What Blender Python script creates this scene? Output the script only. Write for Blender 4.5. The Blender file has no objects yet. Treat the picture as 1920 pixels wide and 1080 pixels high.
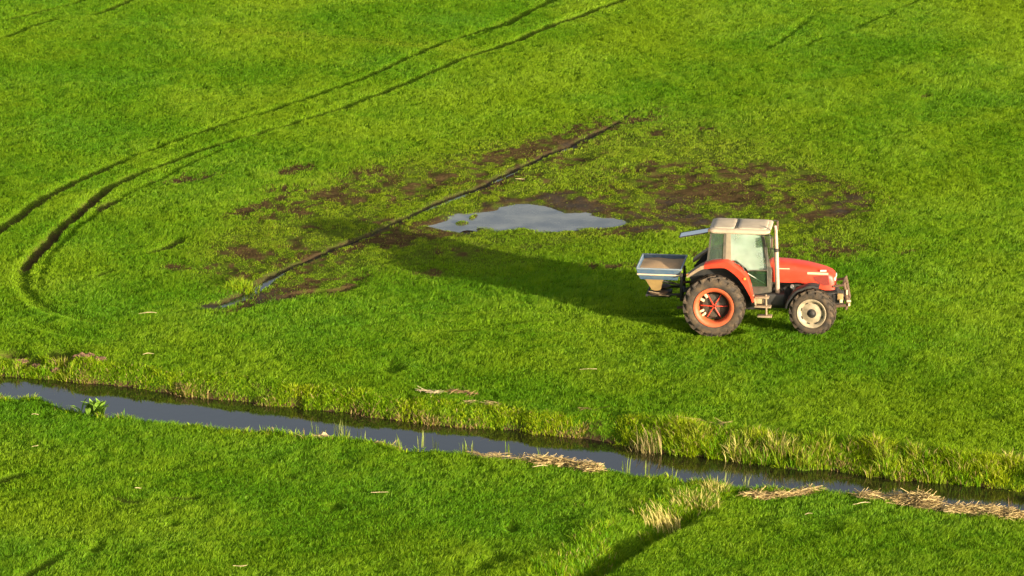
import bpy, bmesh, math, random
import numpy as np
from mathutils import Vector, Matrix, Euler

sc = bpy.context.scene
C = sc.collection
R = math.radians
rnd = random.Random(7)
rng = np.random.default_rng(11)

# ------------------------------------------------------------------ camera
CAM_H, PITCH, FPX = 30.88, 15.0, 8000.0          # height (m), tilt below the horizon, focal length in 1920-wide pixels
cam_d = bpy.data.cameras.new('camera'); cam = bpy.data.objects.new('camera', cam_d); C.objects.link(cam)
cam.location = (0, 0, CAM_H); cam.rotation_euler = (R(90 - PITCH), 0, 0)
cam_d.sensor_width = 36; cam_d.lens = 36 * FPX / 1920; cam_d.clip_start = 1; cam_d.clip_end = 6000
sc.camera = cam

# ------------------------------------------------------------------ light
SUN_ELEV, SUN_AZ = 9.9, 134.5                    # degrees; azimuth clockwise from +Y
w = bpy.data.worlds.new('World'); sc.world = w; w.use_nodes = True
nt = w.node_tree
sky = nt.nodes.new('ShaderNodeTexSky'); sky.sky_type = 'NISHITA'; sky.sun_disc = False
sky.sun_elevation = R(SUN_ELEV); sky.sun_rotation = R(SUN_AZ); sky.dust_density = 4.0; sky.air_density = 0.8; sky.ozone_density = 0.5
hz_ = nt.nodes.new('ShaderNodeHueSaturation'); hz_.inputs['Saturation'].default_value = 0.6      # thin high cloud greys the blue
nt.links.new(sky.outputs[0], hz_.inputs['Color']); nt.links.new(hz_.outputs[0], nt.nodes['Background'].inputs['Color'])
nt.nodes['Background'].inputs['Strength'].default_value = 0.12
S = Vector((math.sin(R(SUN_AZ)) * math.cos(R(SUN_ELEV)), math.cos(R(SUN_AZ)) * math.cos(R(SUN_ELEV)), math.sin(R(SUN_ELEV))))
sun_d = bpy.data.lights.new('sun', 'SUN'); sun_d.energy = 5.0; sun_d.angle = R(0.6); sun_d.color = (1.0, 0.86, 0.64)
sun = bpy.data.objects.new('sun', sun_d); C.objects.link(sun)
sun.rotation_euler = (-S).to_track_quat('-Z', 'Y').to_euler(); sun.location = S * 60
sc.view_settings.view_transform = 'Standard'; sc.view_settings.look = 'None'
sc.view_settings.gamma = 1.0; sc.view_settings.exposure = 1.25
sc.cycles.max_bounces = 6; sc.cycles.transparent_max_bounces = 12

# ------------------------------------------------------------------ survey: photo pixel <-> ground point
CP, SP = math.cos(R(PITCH)), math.sin(R(PITCH))
def ray(u, v):
    a, b = (u - 960) / FPX, (v - 540) / FPX
    return Vector((a, CP - b * SP, -SP - b * CP))
def G(u, v, z=0.0):
    d = ray(u, v); t = (z - CAM_H) / d.z
    return (d.x * t, d.y * t)
def project(x, y, z=0.0):
    dz = z - CAM_H
    depth = y * CP - dz * SP; up = y * SP + dz * CP
    return 960 + FPX * x / depth, 540 - FPX * up / depth

# ------------------------------------------------------------------ names and labels
def tag(o, label=None, cat=None, group=None, kind=None):
    if label: o['label'] = label
    if cat: o['category'] = cat
    if group: o['group'] = group
    if kind: o['kind'] = kind
    return o
def empty(name, loc=(0, 0, 0), rz=0):
    o = bpy.data.objects.new(name, None); o.location = loc; o.rotation_euler = (0, 0, rz); C.objects.link(o)
    o.empty_display_size = 0.2
    return o

# ------------------------------------------------------------------ materials
def new_mat(name):
    m = bpy.data.materials.new(name); m.use_nodes = True
    return m, m.node_tree, m.node_tree.nodes['Principled BSDF']
def N(nt, t, **kw):
    n = nt.nodes.new(t)
    for k, v in kw.items(): setattr(n, k, v)
    return n
def paint(name, col, rough=0.5, metal=0.0, dirt=0.3, dirt_col=(0.22, 0.15, 0.08), scale=7.0, spec=0.5, bump=0.0, edge=(0.45, 0.7)):
    m, nt, p = new_mat(name)
    tc = N(nt, 'ShaderNodeTexCoord')
    n1 = N(nt, 'ShaderNodeTexNoise'); n1.inputs['Scale'].default_value = scale; n1.inputs['Detail'].default_value = 6; n1.inputs['Roughness'].default_value = 0.65
    nt.links.new(tc.outputs['Object'], n1.inputs['Vector'])
    mr = N(nt, 'ShaderNodeMapRange'); mr.inputs[1].default_value, mr.inputs[2].default_value = edge; mr.inputs[3].default_value = 0.0; mr.inputs[4].default_value = dirt
    nt.links.new(n1.outputs['Fac'], mr.inputs[0])
    mx = N(nt, 'ShaderNodeMix', data_type='RGBA')
    mx.inputs[6].default_value = (*col, 1); mx.inputs[7].default_value = (*dirt_col, 1)
    nt.links.new(mr.outputs[0], mx.inputs[0]); nt.links.new(mx.outputs[2], p.inputs['Base Color'])
    r2 = N(nt, 'ShaderNodeMapRange'); r2.inputs[3].default_value = rough - 0.08; r2.inputs[4].default_value = min(1, rough + 0.2)
    nt.links.new(n1.outputs['Fac'], r2.inputs[0]); nt.links.new(r2.outputs[0], p.inputs['Roughness'])
    p.inputs['Metallic'].default_value = metal; p.inputs['Specular IOR Level'].default_value = spec
    if bump:
        b = N(nt, 'ShaderNodeBump'); b.inputs['Strength'].default_value = bump; b.inputs['Distance'].default_value = 0.01
        nt.links.new(n1.outputs['Fac'], b.inputs['Height']); nt.links.new(b.outputs[0], p.inputs['Normal'])
    return m
def glass(name, dust_sheen, dust_sheen_col=(0.55, 0.62, 0.52), tint=(0.72, 0.86, 0.78), gloss=0.12):  # diffuse coat for dust and for sky reflection painted into its colour
    m, nt, p = new_mat(name); nt.nodes.remove(p)
    out = nt.nodes['Material Output']
    tr = N(nt, 'ShaderNodeBsdfTransparent'); tr.inputs[0].default_value = (*tint, 1)
    df = N(nt, 'ShaderNodeBsdfDiffuse'); df.inputs[0].default_value = (*dust_sheen_col, 1)
    gl = N(nt, 'ShaderNodeBsdfGlossy'); gl.inputs['Roughness'].default_value = 0.04
    tc = N(nt, 'ShaderNodeTexCoord'); no = N(nt, 'ShaderNodeTexNoise'); no.inputs['Scale'].default_value = 2.2; no.inputs['Detail'].default_value = 4
    nt.links.new(tc.outputs['Object'], no.inputs['Vector'])
    mr = N(nt, 'ShaderNodeMapRange'); mr.inputs[1].default_value = 0.3; mr.inputs[2].default_value = 0.7
    mr.inputs[3].default_value = dust_sheen * 0.75; mr.inputs[4].default_value = min(1, dust_sheen * 1.25)
    nt.links.new(no.outputs['Fac'], mr.inputs[0])
    a = N(nt, 'ShaderNodeMixShader'); nt.links.new(mr.outputs[0], a.inputs[0]); nt.links.new(tr.outputs[0], a.inputs[1]); nt.links.new(df.outputs[0], a.inputs[2])
    lw = N(nt, 'ShaderNodeFresnel'); lw.inputs[0].default_value = 1.5
    ad = N(nt, 'ShaderNodeMath', operation='ADD', use_clamp=True); ad.inputs[1].default_value = gloss - 0.04
    nt.links.new(lw.outputs[0], ad.inputs[0])
    b = N(nt, 'ShaderNodeMixShader'); nt.links.new(ad.outputs[0], b.inputs[0]); nt.links.new(a.outputs[0], b.inputs[1]); nt.links.new(gl.outputs[0], b.inputs[2])
    nt.links.new(b.outputs[0], out.inputs[0])
    return m
def blade_mat(name, transl=0.36, spec=0.12):
    m, nt, p = new_mat(name)
    at = N(nt, 'ShaderNodeAttribute', attribute_name='tint')
    nt.links.new(at.outputs['Color'], p.inputs['Base Color'])
    p.inputs['Roughness'].default_value = 0.5; p.inputs['Specular IOR Level'].default_value = spec
    t = N(nt, 'ShaderNodeBsdfTranslucent')
    hs = N(nt, 'ShaderNodeHueSaturation'); hs.inputs['Hue'].default_value = 0.487; hs.inputs['Saturation'].default_value = 1.1; hs.inputs['Value'].default_value = 1.25
    nt.links.new(at.outputs['Color'], hs.inputs['Color']); nt.links.new(hs.outputs[0], t.inputs[0])
    mx = N(nt, 'ShaderNodeMixShader'); mx.inputs[0].default_value = transl
    nt.links.new(p.outputs[0], mx.inputs[1]); nt.links.new(t.outputs[0], mx.inputs[2])
    nt.links.new(mx.outputs[0], nt.nodes['Material Output'].inputs[0])
    return m

# ------------------------------------------------------------------ numpy helpers
def vnoise(x, y, scale, seed):
    lat = np.random.default_rng(seed).random((256, 256))
    fx, fy = x / scale, y / scale
    ix, iy = np.floor(fx).astype(int), np.floor(fy).astype(int)
    tx, ty = fx - ix, fy - iy
    tx = tx * tx * (3 - 2 * tx); ty = ty * ty * (3 - 2 * ty)
    ix0, iy0, ix1, iy1 = ix & 255, iy & 255, (ix + 1) & 255, (iy + 1) & 255
    return (lat[ix0, iy0] * (1 - tx) + lat[ix1, iy0] * tx) * (1 - ty) + (lat[ix0, iy1] * (1 - tx) + lat[ix1, iy1] * tx) * ty
def fbm(x, y, scale, seed, octv=3):
    s = 0; a = 1; t = 0
    for k in range(octv):
        s = s + a * vnoise(x, y, scale / 2 ** k, seed + 17 * k); t += a; a *= 0.55
    return s / t
def sstep(a, b, x):
    t = np.clip((x - a) / (b - a), 0, 1); return t * t * (3 - 2 * t)
def catmull(pts, n=6):
    p = [np.array(q, float) for q in pts]; p = [2 * p[0] - p[1]] + p + [2 * p[-1] - p[-2]]
    out = []
    for i in range(1, len(p) - 2):
        for k in range(n):
            t = k / n
            out.append(0.5 * (2 * p[i] + (p[i + 1] - p[i - 1]) * t + (2 * p[i - 1] - 5 * p[i] + 4 * p[i + 1] - p[i + 2]) * t * t + (3 * p[i] - p[i - 1] - 3 * p[i + 1] + p[i + 2]) * t ** 3))
    out.append(p[-2])
    return np.array(out)
def dist_poly(x, y, pts, win=1.5):
    """distance to a polyline and the fraction of the way along it"""
    d = np.full(x.shape, 1e3); f = np.zeros(x.shape)
    L = np.concatenate([[0], np.cumsum(np.hypot(*np.diff(pts, axis=0).T))])
    x0, y0 = pts.min(0) - win; x1, y1 = pts.max(0) + win
    sel = (x > x0) & (x < x1) & (y > y0) & (y < y1)
    xs, ys = x[sel], y[sel]; dd = d[sel]; ff = f[sel]
    for i in range(len(pts) - 1):
        a, b = pts[i], pts[i + 1]; e = b - a; l2 = e @ e + 1e-12
        t = np.clip(((xs - a[0]) * e[0] + (ys - a[1]) * e[1]) / l2, 0, 1)
        q = np.hypot(xs - a[0] - t * e[0], ys - a[1] - t * e[1])
        m = q < dd
        dd[m] = q[m]; ff[m] = (L[i] + t[m] * (L[i + 1] - L[i])) / L[-1]
    d[sel] = dd; f[sel] = ff
    return d, f
def inside_poly(x, y, pts):
    r = np.zeros(x.shape, bool); n = len(pts)
    for i in range(n):
        x1, y1 = pts[i]; x2, y2 = pts[(i + 1) % n]
        c = ((y1 > y) != (y2 > y)) & (x < (x2 - x1) * (y - y1) / (y2 - y1 + 1e-12) + x1)
        r ^= c
    return r
def GP(px, z=0.0, n=6): return catmull([G(u, v, z) for u, v in px], n)

# ------------------------------------------------------------------ the field: height, mud and grass maps
STEP = 0.08
gx = np.arange(-25.0, 25.001, STEP); gy = np.arange(84.0, 167.0, STEP)
X, Y = np.meshgrid(gx, gy)                                   # rows: y
U, V = project(X, Y)
WATER_Z = -0.38
far_line = np.array([G(u, v, WATER_Z) for u, v in [(-900, 640), (-400, 672), (0, 708), (100, 713), (200, 722), (300, 738), (370, 743), (470, 757), (560, 768), (640, 775), (700, 785), (800, 795), (900, 803), (1000, 812), (1080, 820), (1140, 833), (1210, 845), (1300, 856), (1400, 868), (1500, 882), (1600, 890), (1700, 900), (1800, 910), (1920, 920), (2300, 960), (2800, 1010)]])
top_line = np.array([G(u, v, 0) for u, v in [(-900, 590), (-400, 622), (0, 660), (200, 676), (350, 690), (500, 708), (700, 738), (900, 757), (1000, 770), (1150, 782), (1250, 790), (1400, 803), (1600, 822), (1800, 850), (1920, 868), (2300, 910), (2800, 960)]])
near_line = np.array([G(u, v, 0) for u, v in [(-900, 690), (-400, 715), (0, 742), (70, 742), (110, 760), (200, 782), (300, 790), (400, 800), (480, 808), (600, 822), (650, 818), (750, 840), (850, 848), (950, 858), (1100, 872), (1170, 886), (1250, 897), (1350, 908), (1450, 914), (1550, 920), (1650, 930), (1740, 944), (1850, 955), (1920, 962), (2300, 1000), (2800, 1050)]])
yF = np.interp(gx, far_line[:, 0], far_line[:, 1]); yT = np.interp(gx, top_line[:, 0], top_line[:, 1]); yN = np.interp(gx, near_line[:, 0], near_line[:, 1])
wob = (vnoise(gx, gx * 0, 0.7, 5) - 0.5) * 0.28 + (vnoise(gx, gx * 0, 0.25, 6) - 0.5) * 0.12
yF = yF + wob; yT = np.maximum(yF + (yT - yF) * .62 + (vnoise(gx, gx * 0, 0.9, 8) - 0.5) * 0.35, yF + 0.30)
yN = yN + (vnoise(gx, gx * 0, 0.6, 9) - 0.5) * 0.25
F2, T2, N2 = yF[None, :], yT[None, :], yN[None, :]

Z = (fbm(X, Y, 5.0, 1, 2) - 0.5) * 0.10 + (fbm(X, Y, 0.9, 2, 3) - 0.5) * 0.085 + .13 * np.exp(-(((X - 8.9) / 2.6) ** 2 + ((Y - 110.4) / 2.4) ** 2))
mud = np.zeros(X.shape); wet = np.zeros(X.shape); hscale = np.ones(X.shape); yel = np.zeros(X.shape); cut = np.ones(X.shape)

# wheel ruts
def rut(px, wid, depth, bare, fade=(0, 0), seed=0, lip=0.012, gmin=0.12):
    global Z, mud, hscale, cut
    wid *= 1.4; depth *= 1.35
    d, f = dist_poly(X, Y, GP(px))
    n = vnoise(X, Y, 1.3, 40 + seed)
    k = np.ones(X.shape)
    if fade[0]: k *= sstep(0, fade[0], f)
    if fade[1]: k *= 1 - sstep(1 - fade[1], 1, f)
    d = d + (vnoise(X, Y, 0.3, 60 + seed) - 0.5) * 0.10
    g = np.exp(-(d / wid) ** 4)
    Z -= depth * k * (0.8 + 0.4 * n) * g
    Z += lip * k * np.exp(-((d - wid * 1.55) / (wid * 0.5)) ** 2)
    b = bare * k * sstep(0.15, 0.5, n * 0.7 + bare * 0.35)
    mud = np.maximum(mud, b * np.exp(-(d / (wid * 0.95)) ** 4))
    hscale *= 1 - (1 - gmin) * k * g
    cut *= 1 - min(1, bare * 1.05) * k * np.exp(-(d / (wid * 0.8)) ** 4)
RUT_MAIN = [(1195, -9), (1100, 25), (1040, 45), (960, 80), (880, 107), (800, 141), (700, 180), (640, 203), (560, 227), (480, 250), (430, 265), (380, 281), (320, 303), (260, 326), (210, 350), (180, 372), (150, 398), (110, 432), (85, 460), (62, 485), (46, 503), (42, 514)]
rut(RUT_MAIN, 0.130, 0.105, 0.45, (0, 0.04), 2)
rut(RUT_MAIN[11:], 0.155, 0.06, 0.95, (0.5, 0.06), 1)
rut(RUT_MAIN[:5], 0.16, 0.12, 0.65, (0, 0.4), 3)
rut([(42, 512), (46, 540), (70, 570), (110, 592), (170, 602), (260, 610), (400, 616)], 0.16, 0.055, 0.10, (0, 0.85), 4, gmin=.3)
for s, px in enumerate([[(20, 590), (100, 622), (220, 640), (340, 648), (480, 640)], [(95, 575), (170, 600), (260, 608), (360, 600)], [(800, 618), (900, 612), (1000, 604), (1100, 596)], [(1060, 628), (1180, 632), (1280, 636)]]): rut(px, .17, .035, .05, (.3, .4), 30 + s, gmin=.5)
RUT_OUTER = [(1062, -8), (980, 25), (900, 58), (830, 82), (760, 112), (700, 140), (620, 168), (540, 197), (480, 216), (400, 238), (330, 264), (270, 286), (220, 304), (150, 337), (100, 362), (60, 387), (20, 416), (-20, 445)]
rut(RUT_OUTER[11:], 0.15, 0.14, 0.75, (0.25, 0), 5)
rut(RUT_OUTER[:13], 0.13, 0.08, 0.22, (0, 0.1), 6)
rut([(1040, -8), (960, 40), (900, 66), (840, 90)], 0.12, 0.07, 0.2, (0, 0.5), 7)
rut([(660, 205), (580, 232), (500, 256), (430, 278), (370, 300), (300, 335), (240, 365), (200, 388), (150, 425), (110, 462), (80, 500), (72, 535), (92, 570), (140, 600), (200, 625)], 0.11, 0.03, 0.05, (0.4, 0.3), 8, gmin=.5)
rut([(225, 372), (195, 388), (178, 398)], 0.16, 0.08, 0.8, (0.3, 0.3), 9)
rut([(-10, 42), (60, 25), (110, 14), (170, -4)], 0.14, 0.08, 0.30, (0.2, 0), 10)
rut([(160, 34), (205, 17), (258, -4)], 0.14, 0.08, 0.35, (0.3, 0), 11)
rut([(-10, 75), (60, 50), (130, 30)], 0.16, 0.04, 0.1, (0.2, 0.3), 12)
for s, px in enumerate([[(1390, 112), (1450, 88), (1540, 20)], [(1420, 118), (1480, 98), (1560, 66)], [(1560, 68), (1640, 40), (1705, 4)], [(1690, 20), (1715, 3), (1730, -8)]]):
    rut(px, 0.10, 0.025, 0.03, (0.35, 0.35), 14 + s, gmin=.6)
rut([(-10, 905), (20, 895), (55, 889)], 0.12, 0.10, 0.5, (0, 0.3), 20)
rut([(40, 1085), (70, 1070), (90, 1058), (105, 1040)], 0.12, 0.10, 0.4, (0, 0.4), 21)
rut([(200, 926), (235, 938), (272, 944)], 0.09, 0.08, 0.8, (0.3, 0.2), 22)
rut([(300, 930), (340, 934), (378, 934)], 0.10, 0.06, 0.6, (0.3, 0.2), 23)
rut([(345, 165), (366, 168), (390, 162)], 0.16, 0.12, 0.3, (0.2, 0.3), 24)
rut([(270, 480), (300, 468), (348, 446)], 0.12, 0.07, 0.6, (0.3, 0.1), 25)
rut([(165, 520), (190, 515), (215, 508)], 0.12, 0.07, 0.4, (0.3, 0.2), 26)
rut([(505, 565), (570, 550), (640, 545), (690, 530)], 0.12, 0.06, 0.6, (0.2, 0.3), 27)
for s, (u, v, r_) in enumerate([(325, 985, .16), (180, 1030, .2), (630, 950, .2), (310, 965, .12), (905, 1060, .25), (930, 1045, .2), (960, 990, .2), (735, 690, .3), (760, 755, .25)]):
    x0, y0 = G(u, v); e = np.hypot(X - x0, (Y - y0) * 0.6) + (vnoise(X, Y, .2, 90 + s) - .5) * .15
    k = np.exp(-(e / r_) ** 4); Z -= 0.08 * k; hscale *= 1 - 0.65 * k
# the flattened, paler wheeling that crosses the double rut
d, f = dist_poly(X, Y, GP([(440, 60), (600, 72), (700, 78), (780, 88), (900, 98)]))
k = np.exp(-(d / 0.5) ** 2); hscale *= 1 - 0.4 * k; yel = np.maximum(yel, 0.45 * k)

# the sward pressed down behind the tractor's wheels
hx_, hy_ = math.cos(R(-8)), math.sin(R(-8)); w0 = G(1337, 634, -.05)
for off in (0.23, 1.97):
    bx_, by_ = w0[0] - hy_ * off, w0[1] + hx_ * off
    rut([project(bx_ + hx_ * t + .012 * t * t * hy_, by_ + hy_ * t - .012 * t * t * hx_) for t in (.5, -1, -3, -6, -9, -13)], .20, .035, .06, (0, .5), 50 + int(off), gmin=.42, lip=.015)
# trampled, wet part of the field
def blob(u, v, ru, rv, s, tilt=0.0):
    c, q = math.cos(R(tilt)), math.sin(R(tilt))
    a = ((U - u) * c + (V - v) * q) / ru; b = (-(U - u) * q + (V - v) * c) / rv
    return s * np.exp(-(a * a + b * b))
mm = np.zeros(X.shape)
for b in [(1090, 255, 140, 16, .62, -17), (950, 292, 120, 16, .60, -17), (1180, 230, 50, 12, .5, -20), (800, 345, 120, 18, .65, -22), (660, 370, 110, 14, .5, -18), (930, 345, 60, 22, .5, -22),
          (480, 390, 55, 10, .85, -18), (550, 322, 40, 8, .6, -10), (560, 360, 70, 14, .4, 0), (1090, 385, 110, 14, .95, 5), (1290, 408, 140, 20, .75, 2), (1010, 372, 110, 10, .7, -5),
          (1400, 320, 120, 16, .6, 2), (1510, 335, 70, 14, .6, 4), (1330, 365, 180, 26, .7, 0), (1480, 375, 160, 28, .5, 0), (1600, 385, 40, 9, .75, 0), (1560, 400, 80, 10, .7, -8), (1250, 312, 60, 10, .55, 0),
          (760, 447, 75, 13, 1.0, -6), (690, 455, 60, 12, .5, -20), (700, 415, 60, 10, .4, 0), (800, 514, 45, 8, .6, 0), (600, 430, 60, 10, .35, 0), (470, 476, 60, 14, .75, 10), (560, 540, 80, 16, .75, -15),
          (480, 562, 60, 12, .95, -18), (640, 538, 60, 12, .5, -15), (560, 508, 50, 12, .5, 0), (430, 503, 60, 12, .4, 0), (330, 505, 30, 8, .5, 0), (1440, 480, 160, 26, .4, 0), (1590, 460, 90, 20, .45, 0),
          (1160, 500, 70, 8, .5, 0), (820, 420, 40, 14, .6, 0), (1080, 300, 60, 12, .55, -10), (1230, 250, 30, 10, .5, 0), (860, 475, 60, 10, .35, 0), (1000, 335, 60, 14, .4, 0), (1700, 470, 60, 14, .3, 0),
          (1180, 430, 60, 14, .8, 0), (1230, 425, 60, 12, .6, 0), (350, 335, 60, 10, .5, -5), (1030, 400, 150, 26, .55, 0), (1730, 180, 20, 5, .35, 0), (1320, 243, 20, 6, .6, 0)]:
    mm = np.maximum(mm, blob(*b))
mm = np.maximum(mm, np.maximum.reduce([blob(1000, 285, 230, 34, .50, -17), blob(1360, 365, 260, 60, .50, 3), blob(620, 365, 170, 34, .42, -16), blob(540, 500, 130, 50, .45, -12), blob(1090, 400, 200, 34, .5, 3), blob(760, 440, 110, 26, .6, -6)]))
patch = fbm(X, Y, 1.5, 77, 4)
speck = .52 * fbm(X, Y * 0.6, 0.70, 78, 3) + .48 * vnoise(X, Y * .55, .17, 178)
m1 = .9 * sstep(0.36, 0.84, mm * 0.60 + patch * 0.60 + (speck - 0.5) * 1.1 - 0.15) * sstep(0.06, 0.25, mm)
mud = np.maximum(mud, m1)
zone = np.maximum.reduce([blob(980, 370, 560, 130, 1.3, -9), blob(1380, 370, 330, 120, 1.1, 5), blob(560, 470, 260, 110, 1.0, -10)])
zone = np.clip(zone, 0, 1) * sstep(0, 1, np.clip((Y - (T2 + 6)) / 4, 0, 1))
yel = np.maximum(yel, sstep(0.25, 0.9, zone) * (0.45 + 0.5 * fbm(X, Y, 2.2, 79, 2)))
Z += zone * (fbm(X, Y, 0.55, 80, 2) - 0.5) * 0.09
hscale *= 1 - 0.35 * sstep(0.3, 0.9, zone)
brown = np.clip(sstep(.04, .54, mm * .82 + (speck - .5) * 1.5), 0, 1) * sstep(.05, .25, mm)
cut *= 1 - .91 * np.maximum(m1, brown * .85)
mud = np.maximum(mud, brown)
hscale *= 1 - 0.55 * np.clip(sstep(.1, .5, mm), 0, 1)
cut *= 1 - 0.7 * sstep(.25, .8, zone) * sstep(.50, .62, fbm(X, Y * .7, .5, 88, 2))
mud = np.maximum(mud, .40 * sstep(.2, .8, zone))
wet = np.maximum(wet, m1 * sstep(0.2, 0.6, blob(1120, 405, 330, 45, 1.0, 2) + blob(480, 560, 90, 20, 1) + blob(1600, 385, 60, 15, 1)))

# drainage channel with standing water
CHAN = GP([(398, 574), (430, 564), (455, 553), (500, 526), (530, 508), (570, 491), (640, 461), (700, 436), (760, 409), (830, 377), (900, 350), (960, 321), (1020, 293), (1075, 269), (1140, 240), (1192, 207)])
d, f = dist_poly(X, Y, CHAN)
wid = np.interp(f, [0, .05, .12, .2, .3, .6, .8, .86, .9, 1], [.28, .24, .13, .105, .12, .13, .11, .13, .08, .07])
dn = d + (vnoise(X, Y, 0.35, 81) - 0.5) * 0.12 + (vnoise(X, Y, 1.4, 89) - 0.5) * 0.12
g = np.exp(-(dn / wid) ** 4) * sstep(0, 0.02, f)
damp = np.exp(-(d / 0.6) ** 2)
Z = Z * (1 - 0.8 * damp) - 0.13 * g
Z += .05 * np.exp(-((d - .3) / 0.2) ** 2) * (vnoise(X, Y, 0.5, 82) - .5)
hscale = np.where(d < .55, np.maximum(hscale, .75), hscale)
mud = np.maximum(mud, np.exp(-(dn / (wid * 1.15)) ** 4)); wet = np.maximum(wet, np.exp(-(dn / (wid * 1.6)) ** 4))
cut *= 1 - np.exp(-(dn / (wid * 1.45)) ** 4)
hole = np.exp(-((np.hypot(X - G(1068, 272)[0], (Y - G(1068, 272)[1]) * .5)) / .3) ** 4); Z -= .05 * hole; cut *= 1 - hole; mud = np.maximum(mud, hole); wet = np.maximum(wet, hole)

# big puddle
PUD = GP([(818, 421), (840, 405), (862, 399), (884, 398), (925, 394), (945, 387), (985, 381), (1015, 388), (1045, 395), (1080, 397), (1110, 396), (1124, 405), (1145, 409), (1170, 419), (1140, 425), (1100, 428), (1050, 430), (1010, 429), (975, 424), (940, 430), (900, 425), (872, 433), (838, 428), (818, 421)], n=4)[:-1]
dp, _ = dist_poly(X, Y, np.vstack([PUD, PUD[:1]]))
sd = np.where(inside_poly(X, Y, PUD), -dp, dp) + (fbm(X, Y, 0.8, 83, 4) - 0.5) * 0.75 + .06
PUD_Z = -0.045
islet = np.maximum(blob(888, 404, 12, 3.2, 1, -22), blob(866, 416, 15, 3.5, 1, -3))
basin = sstep(0.5, -0.25, sd)
Z = Z * (1 - 0.85 * sstep(1.2, 0.1, sd)) - 0.095 * basin + 0.085 * sstep(.25, .8, islet) * (sd < 0.3)
inp = np.clip(sstep(0.12, -0.06, sd) - sstep(.3, .6, islet), 0, 1)
mud = np.maximum(mud, sstep(0.35, 0.0, sd) * (1 - sstep(.3, .6, islet))); wet = np.maximum(wet, sstep(0.5, 0.0, sd))
cut *= 1 - inp
# thin sheet of water in the grass near the rut
thin = blob(345, 333, 45, 9, 1.0, -6); Z -= 0.05 * thin * 0.8

# ditch section
above = Y > F2
tfar = np.clip((Y - F2) / (T2 - F2), 0, 1)
far_z = WATER_Z - 0.06 + (0.44) * (tfar ** 0.72)
wnear = 0.42
tn = np.clip((Y - (N2 - 0.12)) / wnear, 0, 1)
near_z = -1.0 * tn ** 1.2
bed = np.minimum(-0.95 + 0.0 * Y, 0)
zf = np.where(Y < F2, WATER_Z - 0.06 - 0.45 * sstep(0, 0.5, F2 - Y), far_z)
prof = np.maximum(near_z, zf) * (Y < T2) * 1.0
prof = np.where(Y < N2 - 0.12, 0, prof)
in_ditch = (Y > N2 - 0.12) & (Y < T2)
lump = (fbm(X, Y, 0.5, 84, 3) - 0.5)
Z = np.where(in_ditch, prof + lump * 0.16 * sstep(0, 0.25, tfar) + Z * 0.3, Z)
bank = sstep(T2 + 0.9, T2 - 0.1, Y) * (Y > F2 - 0.05)
Z += 0.10 * np.exp(-((Y - T2 - 0.1) / 0.5) ** 2) * (vnoise(X, Y, 0.8, 85) - 0.2)
cut = np.where((Y < F2 + 0.02) & (Y > N2 + 0.1), 0, cut)
mud = np.where((Y > N2 - 0.02) & (Y < F2 + 0.16), 1.0, mud); wet = np.where((Y > N2 + 0.05) & (Y < F2 + 0.05), 1.0, wet)
mud = np.maximum(mud, 0.9 * bank * sstep(0.60, 0.72, fbm(X, Y, 0.5, 86, 3)) * (tfar < 0.8))
# trampled holes at the top of the far bank
for u, v, ru, rv in [(22, 661, 30, 6), (115, 667, 24, 9), (62, 672, 20, 4)]:
    k = np.clip(blob(u, v, ru, rv, 1.4, 4), 0, 1); Z -= 0.28 * k; mud = np.maximum(mud, k); cut *= 1 - k

# side furrow on the near field
FUR = GP([(1420, 890), (1365, 922), (1305, 956), (1255, 984), (1200, 1012), (1135, 1050), (1085, 1085), (1000, 1130)])
d, f = dist_poly(X, Y, FUR, 3)
# signed side: positive to the right of the furrow
tx_, ty_ = FUR[-1] - FUR[0]
side = (X - FUR[0][0]) * ty_ - (Y - FUR[0][1]) * tx_
side = np.sign(side) * d
prof_f = -0.34 * np.where(side < 0, np.exp(-(d / 0.30) ** 2), np.exp(-(d / 0.62) ** 2)) * (0.6 + 0.8 * vnoise(X, Y, 0.7, 87))
Z += prof_f * (.25 * sstep(0, 0.08, f) + .75 * sstep(.22, .42, f)) * (Y < N2)
fur_zone = np.exp(-(d / 0.9) ** 2) * (Y < N2)
FUR_SIDE = side

def sampler(A):
    def s(x, y):
        fx = np.clip((x - gx[0]) / STEP, 0, len(gx) - 1.001); fy = np.clip((y - gy[0]) / STEP, 0, len(gy) - 1.001)
        i, j = fx.astype(int), fy.astype(int); a, b = fx - i, fy - j
        return (A[j, i] * (1 - a) + A[j, i + 1] * a) * (1 - b) + (A[j + 1, i] * (1 - a) + A[j + 1, i + 1] * a) * b
    return s
sZ, sMud, sCut, sH, sYel, sBank, sFur, sSide, sZone, sBrown = map(sampler, (Z, mud, cut, hscale, yel, bank, fur_zone, FUR_SIDE, zone, brown))
iF = lambda x: np.interp(x, gx, yF); iT = lambda x: np.interp(x, gx, yT); iN = lambda x: np.interp(x, gx, yN)
def ground_z(x, y): return float(sZ(np.array([x]), np.array([y]))[0])

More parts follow.
